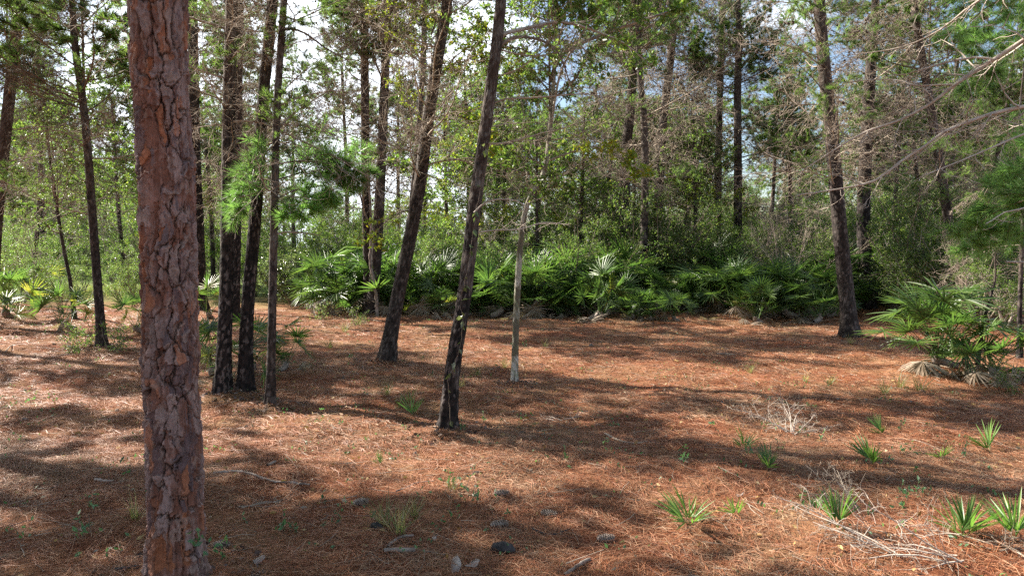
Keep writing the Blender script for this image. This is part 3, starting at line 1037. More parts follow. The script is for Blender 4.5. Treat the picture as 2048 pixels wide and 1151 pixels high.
T('burnt_sapling', 'charred leaning sapling stem inside the large front palmetto', 'sapling', [(1952, 735), (1966, 650), (1990, 560)], (12, 7), 1.9, 'charred', Y=9.4, seed=47, zchar=1.3, live=2, hmin=1.2, lens=(0.4, 0.5))
T('burnt_sapling', 'blackened stem at the right picture edge beside the palmetto', 'sapling', [(2041, 690), (2040, 600), (2046, 420)], (14, 10), 4.5, 'charred', Y=10.6, seed=48, zchar=2.0, live=6, dead=6, hmin=1.2, lens=(0.5, 0.9))
T('pine_tree', 'black far trunk beyond the left clearing', 'pine', [(88, 565), (86, 480), (80, 300)], (16, 12), 10, 'charred', Y=30, seed=49, zchar=4.8, dead=16, crown=PCm[2], cs=1.0, hmin=3)
T('pine_tree', 'pale grey far stem in the right canopy behind the vine wrapped pine', 'tree', [(1890, 560), (1905, 300), (1912, 160)], (14, 10), 11, 'grey', Y=26, seed=50, zchar=.5, dead=16, leafy=4, crown=OCm[0], cs=1.2, hmin=3)
T('pine_tree', 'slender pale stem far behind the charred leaning trunk', 'tree', [(934, 560), (936, 400), (932, 230)], (9, 7), 9, 'grey', Y=27, seed=51, zchar=.5, dead=16, leafy=3, crown=OCm[1], cs=0.8, hmin=3)

mb = MB()
rk = np.random.default_rng(71)
for fx, fy, r_ in FEET[:11]:
    n = 120
    a = rk.random(n) * 2 * PI
    d = r_ * rk.uniform(.35, 1.9, n)
    x, y = fx + np.cos(a) * d, fy + np.sin(a) * d
    P = np.stack([x, y, gz(x, y) + .012 + rk.random(n) * .012], -1)
    ln = rk.uniform(.02, .06, n)
    leaves(mb, P, np.stack([np.cos(a * 7), np.sin(a * 7), rk.normal(size=n) * .2], -1), ln, ln * .7, 0, .1, rk)
tag(link('bark_litter', mb.mesh('bark_litter', [M['barkbits']])), 'small dark shed bark scales lying round the trunk feet', 'bark litter', kind='stuff')

# ---- limbs that the picture draws one by one
limb_px(t7, b7, [(566, 60), (583, 58), (612, 68), (650, 96), (690, 118), (730, 150)], b7[1], 0.016, 0.005, mat='twig', nsub=10, seed=1, Y1=b7[1] + .4)
limb_px(t7, b7, [(552, 265), (580, 232), (618, 206), (660, 180), (715, 150)], b7[1], 0.014, 0.004, mat='dead', nsub=12, seed=2, Y1=b7[1] + .8)
limb_px(t11, b11, [(990, 88), (1002, 70), (1040, 60), (1075, 52), (1116, 44), (1160, 52), (1200, 66), (1250, 88), (1300, 130)], b11[1], 0.024, 0.006, 'grey_limb', 'grey', nsub=14, sublen=0.22, seed=3, leaf='oak', nleaf=340, Y1=b11[1] + 1.0)
limb_px(t11, b11, [(1000, 92), (1020, 78), (1048, 74), (1085, 82), (1112, 100), (1128, 130), (1140, 170)], b11[1], 0.020, 0.006, 'grey_limb', 'twig', nsub=8, sublen=0.22, seed=4, Y1=b11[1] + .5)
limb_px(t11, b11, [(978, 212), (1010, 198), (1060, 196), (1110, 192), (1165, 188), (1230, 196)], b11[1], 0.012, 0.004, 'dead_limb', 'dead', nsub=12, sublen=0.3, seed=5)
limb_px(t11, b11, [(948, 425), (970, 405), (1000, 398), (1035, 402), (1060, 418)], b11[1] - .1, 0.009, 0.004, 'pale_limb', 'pale', nsub=5, sublen=0.3, seed=6)
limb_px(t11, b11, [(935, 470), (980, 461), (1040, 458), (1085, 445), (1130, 448)], b11[1] + .1, 0.009, 0.004, 'pale_limb', 'pale', nsub=8, sublen=0.3, seed=7, Y1=b11[1] + 1.2)
limb_px(t12, b12, [(1113, 125), (1125, 108), (1160, 88), (1193, 74), (1240, 56), (1282, 42), (1330, 26), (1372, 12)], b12[1], 0.030, 0.012, 'grey_limb', 'grey', nsub=16, sublen=0.30, seed=8, leaf='oak', nleaf=850, Y1=b12[1] + .3)
limb_px(t12, b12, [(1102, 250), (1120, 150), (1150, 90), (1190, 30), (1230, -40)], b12[1], 0.018, 0.010, 'grey_limb', 'grey', nsub=12, sublen=0.35, seed=9, leaf='oak', nleaf=680, Y1=b12[1] - .4)
limb_px(t12, b12, [(1100, 320), (1140, 305), (1190, 293), (1240, 315), (1290, 345)], b12[1], 0.014, 0.005, 'leafy_limb', 'grey', nsub=14, sublen=0.4, seed=10, leaf='lime', nleaf=520, Y1=b12[1] - .5)
limb_px(t12, b12, [(1062, 400), (1075, 380), (1110, 372), (1150, 380)], b12[1] - .1, 0.008, 0.003, 'leafy_limb', 'twig', nsub=12, sublen=0.5, seed=29, leaf='oak', nleaf=260, Y1=b12[1] - .5)
limb_px(t12, b12, [(1096, 345), (1070, 320), (1030, 312), (1000, 330)], b12[1] - .1, 0.008, 0.003, 'leafy_limb', 'twig', nsub=12, sublen=0.5, seed=30, leaf='oak', nleaf=240, Y1=b12[1] - .4)
limb_px(t12, b12, [(1106, 190), (1060, 140), (1010, 90), (960, 40)], b12[1], 0.012, 0.005, 'leafy_limb', 'twig', nsub=14, sublen=0.4, seed=12, leaf='lime', nleaf=600, Y1=b12[1] + .8)
limb_px(t10, b10, [(868, 170), (905, 120), (940, 95), (985, 110)], b10[1], 0.012, 0.004, 'leafy_limb', 'twig', nsub=12, sublen=0.45, seed=13, leaf='lime', nleaf=595, Y1=b10[1] - .6)
limb_px(t10, b10, [(850, 250), (890, 230), (940, 240), (985, 290)], b10[1], 0.012, 0.004, 'leafy_limb', 'twig', nsub=12, sublen=0.45, seed=14, leaf='lime', nleaf=544, Y1=b10[1] - .3)
limb_px(t10, b10, [(838, 350), (820, 330), (780, 320), (740, 300)], b10[1], 0.010, 0.004, 'leafy_limb', 'twig', nsub=10, sublen=0.4, seed=15, leaf='oak', nleaf=204, Y1=b10[1] - .3)
limb_px(t10, b10, [(818, 420), (790, 430), (760, 455), (735, 490)], b10[1], 0.010, 0.003, 'leafy_limb', 'twig', nsub=10, sublen=0.4, seed=16, leaf='lime', nleaf=221, Y1=b10[1] - .8)
limb_px(t10, b10, [(862, 70), (866, 60), (872, 35), (866, 10), (880, -40)], b10[1], 0.015, 0.009, 'limb', 'twig', nsub=4, seed=17)
limb_px(t10b, np.array(t10b.location), [(846, 130), (820, 80), (795, 30), (780, -30)], 21, 0.035, 0.02, 'limb', 'grey', nsub=8, seed=18)
limb_px(t9, b9, [(770, 170), (740, 110), (700, 108), (650, 112)], b9[1], 0.03, 0.008, 'dead_limb', 'twig', nsub=12, seed=19)
limb_px(t9, b9, [(752, 470), (728, 420), (712, 350), (700, 300), (660, 270)], b9[1], 0.025, 0.006, 'dead_limb', 'twig', nsub=14, sublen=0.4, seed=20)
limb_px(t7, b7, [(551, 330), (590, 322), (640, 325), (690, 338), (735, 345)], b7[1], 0.012, 0.004, 'needle_limb', 'twig', nsub=20, sublen=0.36, ntw=5, seed=21, needle=52, Y1=b7[1] + .7)
limb_px(t7, b7, [(548, 400), (590, 380), (640, 372), (700, 365)], b7[1], 0.010, 0.004, 'needle_limb', 'twig', nsub=16, sublen=0.4, ntw=4, seed=22, needle=46, Y1=b7[1] + 1.0)
limb_px(t7, b7, [(552, 290), (535, 300), (515, 330), (490, 372), (470, 430)], b7[1], 0.010, 0.004, 'needle_limb', 'twig', nsub=16, sublen=0.42, ntw=4, seed=23, needle=50, Y1=b7[1] - .3)
limb_px(t7, b7, [(550, 360), (600, 345), (650, 318), (715, 300)], b7[1], 0.010, 0.004, 'needle_limb', 'twig', nsub=18, sublen=0.4, ntw=5, seed=27, needle=44, Y1=b7[1] + 1.4)
limb_px(t7, b7, [(546, 430), (580, 425), (620, 410), (665, 405)], b7[1], 0.010, 0.004, 'needle_limb', 'twig', nsub=16, sublen=0.42, ntw=5, seed=28, needle=46, Y1=b7[1] + .2)
limb_px(t7, b7, [(545, 470), (570, 464), (600, 465), (640, 470)], b7[1], 0.012, 0.004, 'dead_limb', 'dead', nsub=5, seed=24)
limb_px(t1, np.array(t1.location), [(176, 300), (130, 265), (80, 262), (40, 280)], t1.location.y, 0.014, 0.005, 'dead_limb', 'dead', nsub=12, seed=25)
limb_px(t1, np.array(t1.location), [(152, 110), (120, 70), (70, 55), (20, 62)], t1.location.y, 0.014, 0.005, 'dead_limb', 'dead', nsub=12, seed=26)

# ---- pine standing just outside the right edge; its bleached dead limbs reach into view
tr, br = T('pine_tree', 'pine past the right edge whose long bleached dead limbs reach in', 'pine', [(2310, 905), (2290, 500), (2285, 100), (2280, -200)], (60, 46), 10, 'grey', seed=52, zchar=1.8, crown=PCm[1], cs=1.0, na=24)
Yr = br[1]
for q, (pts, Ya, Yb, ra, rb_, ns) in enumerate([
    ([(2285, -40), (2150, 20), (2048, 80), (1988, 119), (1912, 168), (1860, 208), (1795, 242), (1735, 262), (1668, 300), (1600, 345)], Yr, Yr + .7, 0.036, 0.006, 20),
    ([(1988, 119), (1947, 115), (1880, 128), (1830, 143), (1793, 150), (1740, 128)], Yr + .2, Yr + .5, 0.014, 0.004, 12),
    ([(1912, 169), (1870, 170), (1827, 171), (1805, 162), (1752, 159), (1680, 167)], Yr + .3, Yr + .9, 0.013, 0.005, 12),
    ([(2285, 130), (2150, 190), (2048, 213), (1982, 228), (1896, 260), (1850, 292), (1803, 322), (1752, 360), (1700, 374), (1656, 381), (1595, 390)], Yr, Yr + .2, 0.032, 0.007, 26),
    ([(2285, 180), (2150, 230), (2048, 268), (1944, 312), (1900, 330), (1850, 350)], Yr, Yr - .6, 0.020, 0.004, 18),
    ([(2285, 330), (2150, 380), (2048, 416), (2010, 424), (1985, 440), (1972, 447)], Yr, Yr - .4, 0.014, 0.005, 3),
    ([(2285, 515), (2150, 522), (2048, 524), (2012, 523)], Yr, Yr, 0.013, 0.011, 1),
    ([(2285, -160), (2100, -60), (1960, 0), (1880, 60), (1800, 95), (1700, 110)], Yr, Yr + 1.2, 0.022, 0.005, 22),
]):
    limb_px(tr, br, pts, Ya, ra * .78, rb_ * .75, 'bleached_limb', 'pale', ns, 0.24, 4, Y1=Yb, seed=70 + q)
for q, (pts, Ya, Yb) in enumerate([([(2285, 350), (2150, 380), (2050, 400), (1980, 430), (1930, 470)], Yr, Yr + 1.4), ([(2285, 20), (2150, 20), (2050, 60), (1990, 90), (1950, 150)], Yr, Yr + 1.8), ([(2285, 260), (2150, 310), (2060, 330), (2000, 370)], Yr, Yr + 1.6), ([(2285, 420), (2150, 440), (2050, 460), (1960, 500)], Yr, Yr + 1.9), ([(2285, -60), (2150, -40), (2000, 0), (1920, 60)], Yr, Yr + 2.2)]):
    limb_px(tr, br, pts, Ya, 0.014, 0.004, 'needle_limb', 'twig', 16, 0.34, 5, Y1=Yb, seed=90 + q, needle=60)

# ---- pines outside the left edge and behind, whose crowns throw the dappled shade
for q, (x, y, h, cs) in enumerate([(-9.5, 6.5, 10, 1.3), (-7.2, 3.0, 9, 1.1), (-13, 9.5, 12, 1.35), (-11.5, 4.0, 11, 1.3), (-14.5, 14.5, 12, 1.3), (-4.2, 0.6, 9.5, 1.1), (-16.5, 7.0, 13, 1.4), (0.5, -1.5, 9, 1.1), (-7.6, 7.3, 9.5, 1.15), (-5.6, 4.9, 8.5, 0.8), (-8.5, 0.8, 10, 1.2)]):
    b = np.array([x, y, float(gz(x, y))])
    root = tag(link('pine_tree', None, None, b), 'pine outside the left edge that shades the clearing', 'pine', 'pines outside the picture')
    mb = MB().add(*trunk(np.array([[0, 0, -0.1], [0.1, 0, h * .5], [0.2, 0, h]]), np.array([.14, .11, .05]), 16, 0.1, 'grey', 90 + q)[:2], 0, None)
    V, Fq, c = trunk(np.array([[0, 0, -0.1], [0.1, 0, h * .5], [0.2, 0, h]]), np.array([.14, .11, .05]), 16, 0.1, 'grey', 90 + q)
    link('trunk', MB().add(V, Fq, 0, c).mesh('trunk', [M['dbark']], True), root)
    link('crown', PCm[q % 3], root, (0.15, 0, h - 5 * cs), (0, 0, q * 1.3), cs)

# ------------------------------------------------------------------ labels that rank by nearness to a landmark
ORD = ['nearest', 'second nearest', 'third nearest', 'fourth nearest', 'fifth nearest', 'sixth nearest', 'seventh nearest', 'eighth nearest', 'ninth nearest', 'tenth nearest', 'eleventh nearest', 'twelfth nearest', 'thirteenth nearest', 'fourteenth nearest', 'fifteenth nearest']


def rank_labels(objs, desc, cat, group):
    d = {}
    for o in objs:
        k = min(range(len(LAND)), key=lambda q: math.hypot(o.location.x - LAND[q][1][0], o.location.y - LAND[q][1][1]))
        d.setdefault(k, []).append((math.hypot(o.location.x - LAND[k][1][0], o.location.y - LAND[k][1][1]), o))
    for k, l in d.items():
        l.sort(key=lambda q: q[0])
        for j, (_, o) in enumerate(l):
            tag(o, '%s, %s %s' % (desc, ORD[min(j, 14)] if len(l) > 1 else 'beside', LAND[k][0]), cat, group)


# ------------------------------------------------------------------ palmettos


def frond(seed, nl=24, Lf=0.5, spread=230, Lp=0.6, tilt=-0.45, cup=0.22, droop=0.35, m=(0, 0), wl=0.031):
    rg = np.random.default_rng(seed)
    mb = MB()
    P = np.array([(0, 0, 0), (Lp * .35, 0, Lp * .03), (Lp * .7, 0, Lp * .02), (Lp, 0, -Lp * .03)]) + 0
    tube(mb, P, [0.009, 0.007, 0.006, 0.005], 5, m[1])
    ct, st_ = math.cos(tilt), math.sin(tilt)
    hub = P[-1]
    tt = np.array([0, 0.12, 0.4, 0.72, 1.0])
    ww = np.array([0.25, 0.7, 1.0, 0.7, 0.04]) * wl / 2
    for k in range(nl):
        a = math.radians(spread) * ((k + rg.uniform(-0.25, 0.25)) / (nl - 1) - 0.5)
        L = Lf * (0.66 + 0.34 * math.cos(a * 0.55)) * rg.uniform(0.9, 1.06)
        c = cup + rg.normal() * 0.07
        dr = droop * rg.uniform(0.5, 1.5)
        d = np.array([math.cos(a) * math.cos(c), math.sin(a) * math.cos(c), math.sin(c)])
        s = np.array([-math.sin(a), math.cos(a), 0])
        n = np.cross(d, s)
        ctr = tt[:, None] * L * d - (tt[:, None] ** 2) * dr * L * np.array([0, 0, 0.5]) + rg.normal() * 0.02 * (tt[:, None] ** 2) * s
        tw = rg.normal() * 0.25
        s2 = s * math.cos(tw) + n * math.sin(tw)
        V = np.stack([ctr + s2 * ww[:, None] + n * ww[:, None] * 0.5, ctr, ctr - s2 * ww[:, None] + n * ww[:, None] * 0.5], 1).reshape(-1, 3)
        V = np.stack([V[:, 0] * ct - V[:, 2] * -st_ * -1, V[:, 1], V[:, 0] * st_ + V[:, 2] * ct], -1) if False else V @ np.array([[ct, 0, -st_], [0, 1, 0], [st_, 0, ct]])
        q = np.arange(4)[:, None] * 3
        Fq = np.concatenate([q + np.array([0, 1, 4, 3]), q + np.array([1, 2, 5, 4])])
        mb.add(V + hub, Fq, m[0])
    return mb


# tilt > 0 bends the fan down at the end of its stalk
FR = [frond(500 + k, 19 + k % 4, 0.42 + 0.05 * (k % 3), 215 + 18 * (k % 4), 0.72 + 0.08 * (k % 3), 0.15 + 0.2 * k, 0.2 - .05 * (k % 3), 0.1 + 0.07 * (k % 3)) for k in range(6)]
FD = [frond(540 + k, 18, 0.42, 170, 0.5, 0.9 + 0.2 * k, 0.1, 1.1, (0, 0), 0.026) for k in range(3)]
FRm = [q.mesh('frond', [M['palm']]) for q in FR]
FYl = [q.mesh('frond', [M['palmy']]) for q in FR[:3]]
FDm = [q.mesh('dead_frond', [M['palmd']]) for q in FD]
for me in FRm + FYl:
    pass


def frond_sets(rg, n, ndead, e0=0.35, e1=1.42):
    out = []
    for k in range(n):
        t = (k + 0.5) / n
        out.append(('frond', int(rg.integers(6)), (rg.normal() * 0.75, -(e0 + (e1 - e0) * t + rg.normal() * 0.12), k * 2.4 + rg.normal() * 0.3), rg.uniform(0.75, 1.1) * (0.8 + 0.2 * t)))
    for k in range(ndead):
        out.append(('dead_frond', int(rg.integers(3)), (rg.normal() * 0.5, -rg.uniform(-0.15, 0.3), rg.random() * 6.3), rg.uniform(0.7, 1.0)))
    return out


def stem_mb(rg):
    mb = MB()
    P = np.array([(-0.25, 0.05, 0.02), (-0.1, 0, 0.06), (0, 0, 0.12), (0.02, 0, 0.2)])
    tube(mb, P, [0.05, 0.07, 0.075, 0.05], 8)
    return mb


STm = stem_mb(rng).mesh('stem', [M['stick']])


def palmetto(x, y, s, n, nd, seed, yellow=0.0, e0=0.35, e1=1.42):
    rg = np.random.default_rng(seed)
    root = link('saw_palmetto', None, None, (x, y, float(gz(x, y))), (0, 0, 0))
    link('stem', STm, root, (0, 0, 0), (0, 0, rg.random() * 6), s)
    for nm, k, r, sc in frond_sets(rg, n, nd, e0, e1):
        me = FDm[k] if nm == 'dead_frond' else (FYl[k % 3] if rg.random() < yellow else FRm[k])
        link(nm, me, root, (rg.normal() * 0.05 * s, rg.normal() * 0.05 * s, (0.04 if nm == 'dead_frond' else 0.14) * s), r, sc * s)
    return root


# single-mesh copies for the back of the hedge
PM = []
for k in range(4):
    rg = np.random.default_rng(580 + k)
    mb = MB()
    for nm, q, r, sc in frond_sets(rg, 19, 7):
        mb.addmb(FD[q] if nm == 'dead_frond' else FR[q], rotm(*r), np.array([rg.normal() * .05, rg.normal() * .05, 0.14]), sc, {0: 1 if nm == 'dead_frond' else 0})
    PM.append(mb.mesh('saw_palmetto', [M['palm'], M['palmd']]))

rp = np.random.default_rng(77)
g = gnd(1895, 752)
p = palmetto(g[0], g[1] + .25, 1.02, 38, 7, 1, 0.0, 0.35, 1.45)
tag(p, 'large saw palmetto with glossy fans in front of the vine wrapped pine', 'palmetto', 'saw palmettos')
LAND.append(('the large front palmetto', g))
g = gnd(1985, 765)
p = palmetto(g[0], g[1], 0.85, 14, 16, 2, 0.0, 0.1, 1.2)
tag(p, 'saw palmetto skirted with drooping grey dead fans at the right edge', 'palmetto', 'saw palmettos')
for q, (px, py, s, n, nd, lb) in enumerate([
    (505, 748, 0.85, 9, 1, 'low palmetto growing between the charred trunks of the close trio'),
    (463, 778, 0.62, 6, 0, 'bright palmetto fans poking out between the two blackest trio trunks'),
    (572, 742, 0.62, 8, 2, 'small palmetto behind the thinnest trunk of the close trio'),
    (425, 752, 0.72, 7, 3, 'palmetto tucked behind the scaly trunk at its right side'),
    (418, 640, 0.9, 11, 1, 'palmetto rising behind the trio at the black trunk foot'),
    (272, 672, 0.8, 11, 2, 'palmetto half hidden by the left side of the scaly trunk'),
    (130, 660, 0.9, 13, 2, 'pale palmetto at the foot of the thin crooked sapling'),
    (12, 640, 1.25, 18, 3, 'big palmetto at the left picture edge'),
    (-40, 660, 1.1, 15, 3, 'palmetto cut by the left edge in front of the big one'),
    (70, 600, 1.15, 15, 3, 'palmetto beyond the left grass patch near the black far trunk'),
    (225, 560, 1.1, 15, 2, 'palmetto beyond the sunlit grass just right of the slim pine'),
    (140, 560, 1.2, 15, 2, 'palmetto beyond the sunlit grass left of the slim pine'),
]):
    g = gnd(px, py)
    tag(palmetto(g[0], g[1], s, n, nd, 10 + q, 0.15), lb, 'palmetto', 'saw palmettos')

front, back = [], []
for q in range(36):
    px = 600 + q * 32.8 + rp.normal() * 12
    py = 634 + rp.normal() * 9 - (22 if px < 700 else 0)
    if 720 < px < 770 or 1700 < px < 1775:
        continue
    g = gnd(px, py)
    s = rp.choice([0.5, 0.65, 0.85, 1.0, 1.2]) * rp.uniform(.9, 1.1)
    front.append(palmetto(g[0], g[1] + .35, s, int(rp.integers(13, 22)), int(rp.integers(2, 8)), 100 + q, 0.25 if 770 < px < 900 else 0.03))
for q in range(30):
    px = 625 + q * 37 + rp.normal() * 10
    if 1690 < px < 1785:
        continue
    g = gnd(px, 628)
    front.append(palmetto(g[0], g[1] + rp.uniform(.5, 1.2), rp.uniform(.85, 1.2), int(rp.integers(13, 18)), int(rp.integers(1, 4)), 160 + q, .04))
rank_labels(front, 'saw palmetto in the front hedge row', 'palmetto', 'saw palmettos of the hedge')
for q in range(88):
    y = rp.uniform(17.6, 25)
    px = rp.uniform(590, 1860)
    if 1670 < px < 1790 and y < 21:
        y += 4
    p = at(px, 500, y)
    o = link('saw_palmetto', PM[q % 4], None, (p[0], y, float(gz(p[0], y))), (0, 0, rp.random() * 6.3), rp.uniform(1.2, 1.65))
    tag(o, 'dark saw palmetto packed deep inside the hedge', 'palmetto', 'palmettos packed in the hedge behind the front row')

ff = []
for q in range(11):
    g = gnd(rp.uniform(800, 1600), rp.uniform(640, 654))
    ff.append(link('fallen_frond', FDm[q % 3], None, g + np.array([0, 0, .06]), (rp.normal() * .3, .12, rp.random() * 6.3), rp.uniform(.7, 1.1)))
rank_labels(ff, 'dry tan fan fallen at the hedge edge', 'dead frond', 'fallen palmetto fans')

# palmetto seedlings on the straw
sd = []
for q, (px, py, s, n) in enumerate([(1380, 1052, 0.36, 7), (1925, 1092, 0.33, 7), (2030, 1098, 0.34, 6), (1474, 1045, 0.20, 3), (1488, 900, 0.24, 4), (1765, 868, 0.22, 4), (1535, 945, 0.24, 4), (1635, 1032, 0.20, 3), (1675, 1072, 0.30, 4),
                                       (1980, 905, 0.30, 4), (1882, 928, 0.16, 3), (1745, 945, 0.34, 5), (825, 830, 0.26, 4), (760, 925, 0.14, 3), (1230, 1, 0, 0)]):
    if s == 0:
        continue
    g = gnd(px, py)
    root = link('palmetto_seedling', None, None, g)
    rg = np.random.default_rng(900 + q)
    for k in range(n):
        f = frond(920 + q * 10 + k, int(rg.integers(4, 9)), 0.85, rg.uniform(35, 100), 0.22, -0.05, 0.05, 0.25, (0, 0), 0.05)
        link('frond', f.mesh('frond', [M['seedling']]), root, (0, 0, 0), (rg.normal() * 0.6, -rg.uniform(0.5, 1.35), rg.random() * 6.3), s * rg.uniform(0.55, 0.95))
    link('dead_frond', FDm[q % 3], root, (0, 0, .02), (rg.normal() * .5, .05, rg.random() * 6.3), s * .45)
    sd.append(root)
rank_labels(sd, 'bright green palmetto seedling on pine straw', 'seedling', 'palmetto seedlings')

# ------------------------------------------------------------------ shrubs and the thicket


def shrub(seed, H=2.2, R=1.1, nst=7, nleaf=5200, ll=(0.03, 0.055), leafy=True, nsub=8, ntw=4, lw=0.45):
    rg = np.random.default_rng(seed)
    mb = MB()
    alltips = []
    for k in range(nst):
        a = k * 2.4 + rg.normal() * 0.3
        sp = rg.uniform(0.25, 1.0) * R / H
        P = walk(rg, (rg.normal() * .08, rg.normal() * .08, -0.05), (math.cos(a) * sp, math.sin(a) * sp, 1), H * rg.uniform(0.65, 1.1), 9, 0.13, 0.02)
        tb, tips = branch(rg, P, 0.016 * H / 2.2, 0.004, nsub, 0.42, ntw, 0.18, 0.6, 0.22, 0.03, 0.002)
        put_tubes(mb, tb, 0)
        alltips += tips[1:]
    if leafy:
        use = [t for t in alltips if rg.random() < 0.8]
        Q, D = along(rg, use, nleaf)
        Q = Q + rg.normal(size=Q.shape) * 0.03
        ln = rg.uniform(*ll, nleaf)
        leaves(mb, Q, D * 0.5 + nrm(rg.normal(size=D.shape)), ln, ln * lw, 1, 0.15, rg)
    return mb


SHg = [shrub(600 + k, 2.1 + .2 * k, 1.2, 8, 6500) for k in range(3)]
SHb = [shrub(610 + k, 2.6, 1.3, 8, 0, leafy=False, nsub=12, ntw=6) for k in range(3)]
SHv = shrub(620, 1.7, 1.5, 9, 5200, (0.05, 0.085), True, 9, 4, 0.62)
SHl = [shrub(630 + k, 0.55, 0.5, 6, 420, (0.03, 0.05), True, 4, 3, 0.5) for k in range(2)]
SHm = [q.mesh('leafy_shrub', [M['twig'], M['shrub']]) for q in SHg]
SHy = [q.mesh('leafy_shrub', [M['grey'], M['oak']]) for q in SHg]
SHbm = [q.mesh('bare_shrub', [M['dead']]) for q in SHb]
SHvm = SHv.mesh('vine_shrub', [M['twig'], M['glossy']])
SHlm = [q.mesh('low_shrub', [M['twig'], M['shrub']]) for q in SHl]


def put(name, me, px, Y, s, label=None, cat='shrub', group=None, sz=None):
    p = at(px, 490, Y)
    o = link(name, me, None, (p[0], Y, float(gz(p[0], Y))), (0, 0, rp.random() * 6.3), (s, s, s * (sz or 1)))
    return tag(o, label, cat, group)


put('vine_shrub', SHvm, 590, 20.5, 1.05, 'mound of glossy viny leaves glaring in the sun left of the hedge')
put('vine_shrub', SHvm, 650, 22.5, 1.15, 'viny leaf mound behind the glaring one at the hedge end')
put('vine_shrub', SHvm, 545, 22.0, 0.85, 'low glossy leaf mound behind the thinnest trunk of the trio')
hs = []
for px, Y, s in [(850, 18.6, 1.0), (900, 19.5, 1.15), (965, 18.8, 0.95), (1080, 18.0, 0.95), (1140, 18.6, 1.15), (1190, 19.4, 1.0), (1360, 20.5, 1.25), (1420, 19.5, 1.25), (1500, 19.5, 1.1), (1560, 21, 1.2), (1620, 19.5, 1.0), (1650, 22.5, 1.3), (1825, 18.5, 1.0), (1850, 17.0, 1.0), (1950, 16.5, 1.1), (2020, 14.5, 1.0), (1780, 21, 1.4), (1990, 18, 1.3)]:
    hs.append(put('leafy_shrub', (SHy if px > 1700 else SHm)[int(rp.integers(3))], px, Y, s))
for q in range(26):
    px = rp.uniform(700, 2040)
    if 1680 < px < 1790:
        px += 110
    hs.append(put('leafy_shrub', (SHy if rp.random() < .55 else SHm)[q % 3], px, rp.uniform(19.5, 25) - (3 if px > 1780 else 0), rp.uniform(1.1, 1.75)))
rank_labels(hs, 'twiggy green shrub among palmettos', 'shrub', 'shrubs in the hedge')
bs = []
for px, Y, s in [(960, 19.5, 1.0), (1340, 22, 1.3), (1530, 20, 1.15), (1590, 18.5, 1.1), (1640, 20, 1.2), (1230, 23, 1.3), (1960, 15, 0.9), (700, 24, 1.2), (820, 24, 1.3), (1800, 22.5, 1.0), (60, 22, 1.0), (300, 24, 1.2)]:
    bs.append(put('bare_shrub', SHbm[int(rp.integers(3))], px, Y, s))
rank_labels(bs, 'leafless grey shrub of tangled twigs', 'shrub', 'bare twig shrubs')
lowlab = ['low green shrub round the foot of the slim left pine', 'small leafy shrub right of the slim left pine foot', 'low shrub at the foot of the paired pines', 'low shrub behind the scaly trunk beside the black pine', 'small leafy shrub left of the scaly trunk', 'low shrub right of the large front palmetto', 'low leafy clump under the left end of the hedge']
for lb, (px, py, s) in zip(lowlab, [(180, 690, 1.15), (232, 700, 1.0), (715, 655, 0.8), (415, 715, 1.2), (150, 705, .9), (2040, 790, 0.9), (640, 640, .9)]):
    g = gnd(px, py)
    tag(link('low_shrub', SHlm[int(rp.integers(2))], None, g, (0, 0, rp.random() * 6), s), lb, 'shrub', 'low shrubs on the straw')

for q in range(22):
    left = q < 14
    px = rp.uniform(-60, 330) if left else rp.uniform(480, 950)
    o = put('leafy_shrub', SHy[q % 3], px, rp.uniform(30, 46) if left else rp.uniform(23, 32), rp.uniform(1.3, 2.3) if left else rp.uniform(1.0, 1.5))
    tag(o, 'sunlit yellow green bush beyond the left grass' if left else 'light leafy bush closing the gap behind the paired pines', 'bush', 'sunlit bushes beyond the grass' if left else 'bushes behind the paired pines')

lf = []
for px, Y, s_ in [(-30, 19, 1.0), (40, 21, .95), (70, 25, 1.2), (120, 19.5, .6), (235, 22, .8), (265, 20, .75), (300, 26, 1.2), (165, 26, .9), (20, 27, 1.3)]:
    lf.append(put('leafy_shrub', SHm[int(rp.integers(3))], px, Y, s_))
rank_labels(lf, 'dark leafy shrub by the left grass patch', 'shrub', 'shrubs round the left grass patch')

# thicket behind: leafy and bare bushes, then small hardwoods and pines, each its own thing
for q in range(72):
    Y = rp.uniform(24, 36)
    px = rp.uniform(-60, 2110)
    k = rp.random()
    gap = 560 < px < 960
    s = rp.uniform(1.1, 1.9) * (0.8 if gap else 1.1)
    if px < 330:
        Y += 20
    if k < 0.14:
        put('bare_shrub', SHbm[q % 3], px, Y, s, 'grey bare bush in the thicket behind the palmettos', 'bush', 'bare bushes in the thicket')
    elif k < 0.45:
        put('leafy_shrub', SHm[q % 3], px, Y, s, 'dark leafy bush in the thicket behind the palmettos', 'bush', 'dark bushes in the thicket')
    else:
        put('leafy_shrub', SHy[q % 3], px, Y, s, 'light green bush in the thicket behind the palmettos', 'bush', 'light green bushes in the thicket')

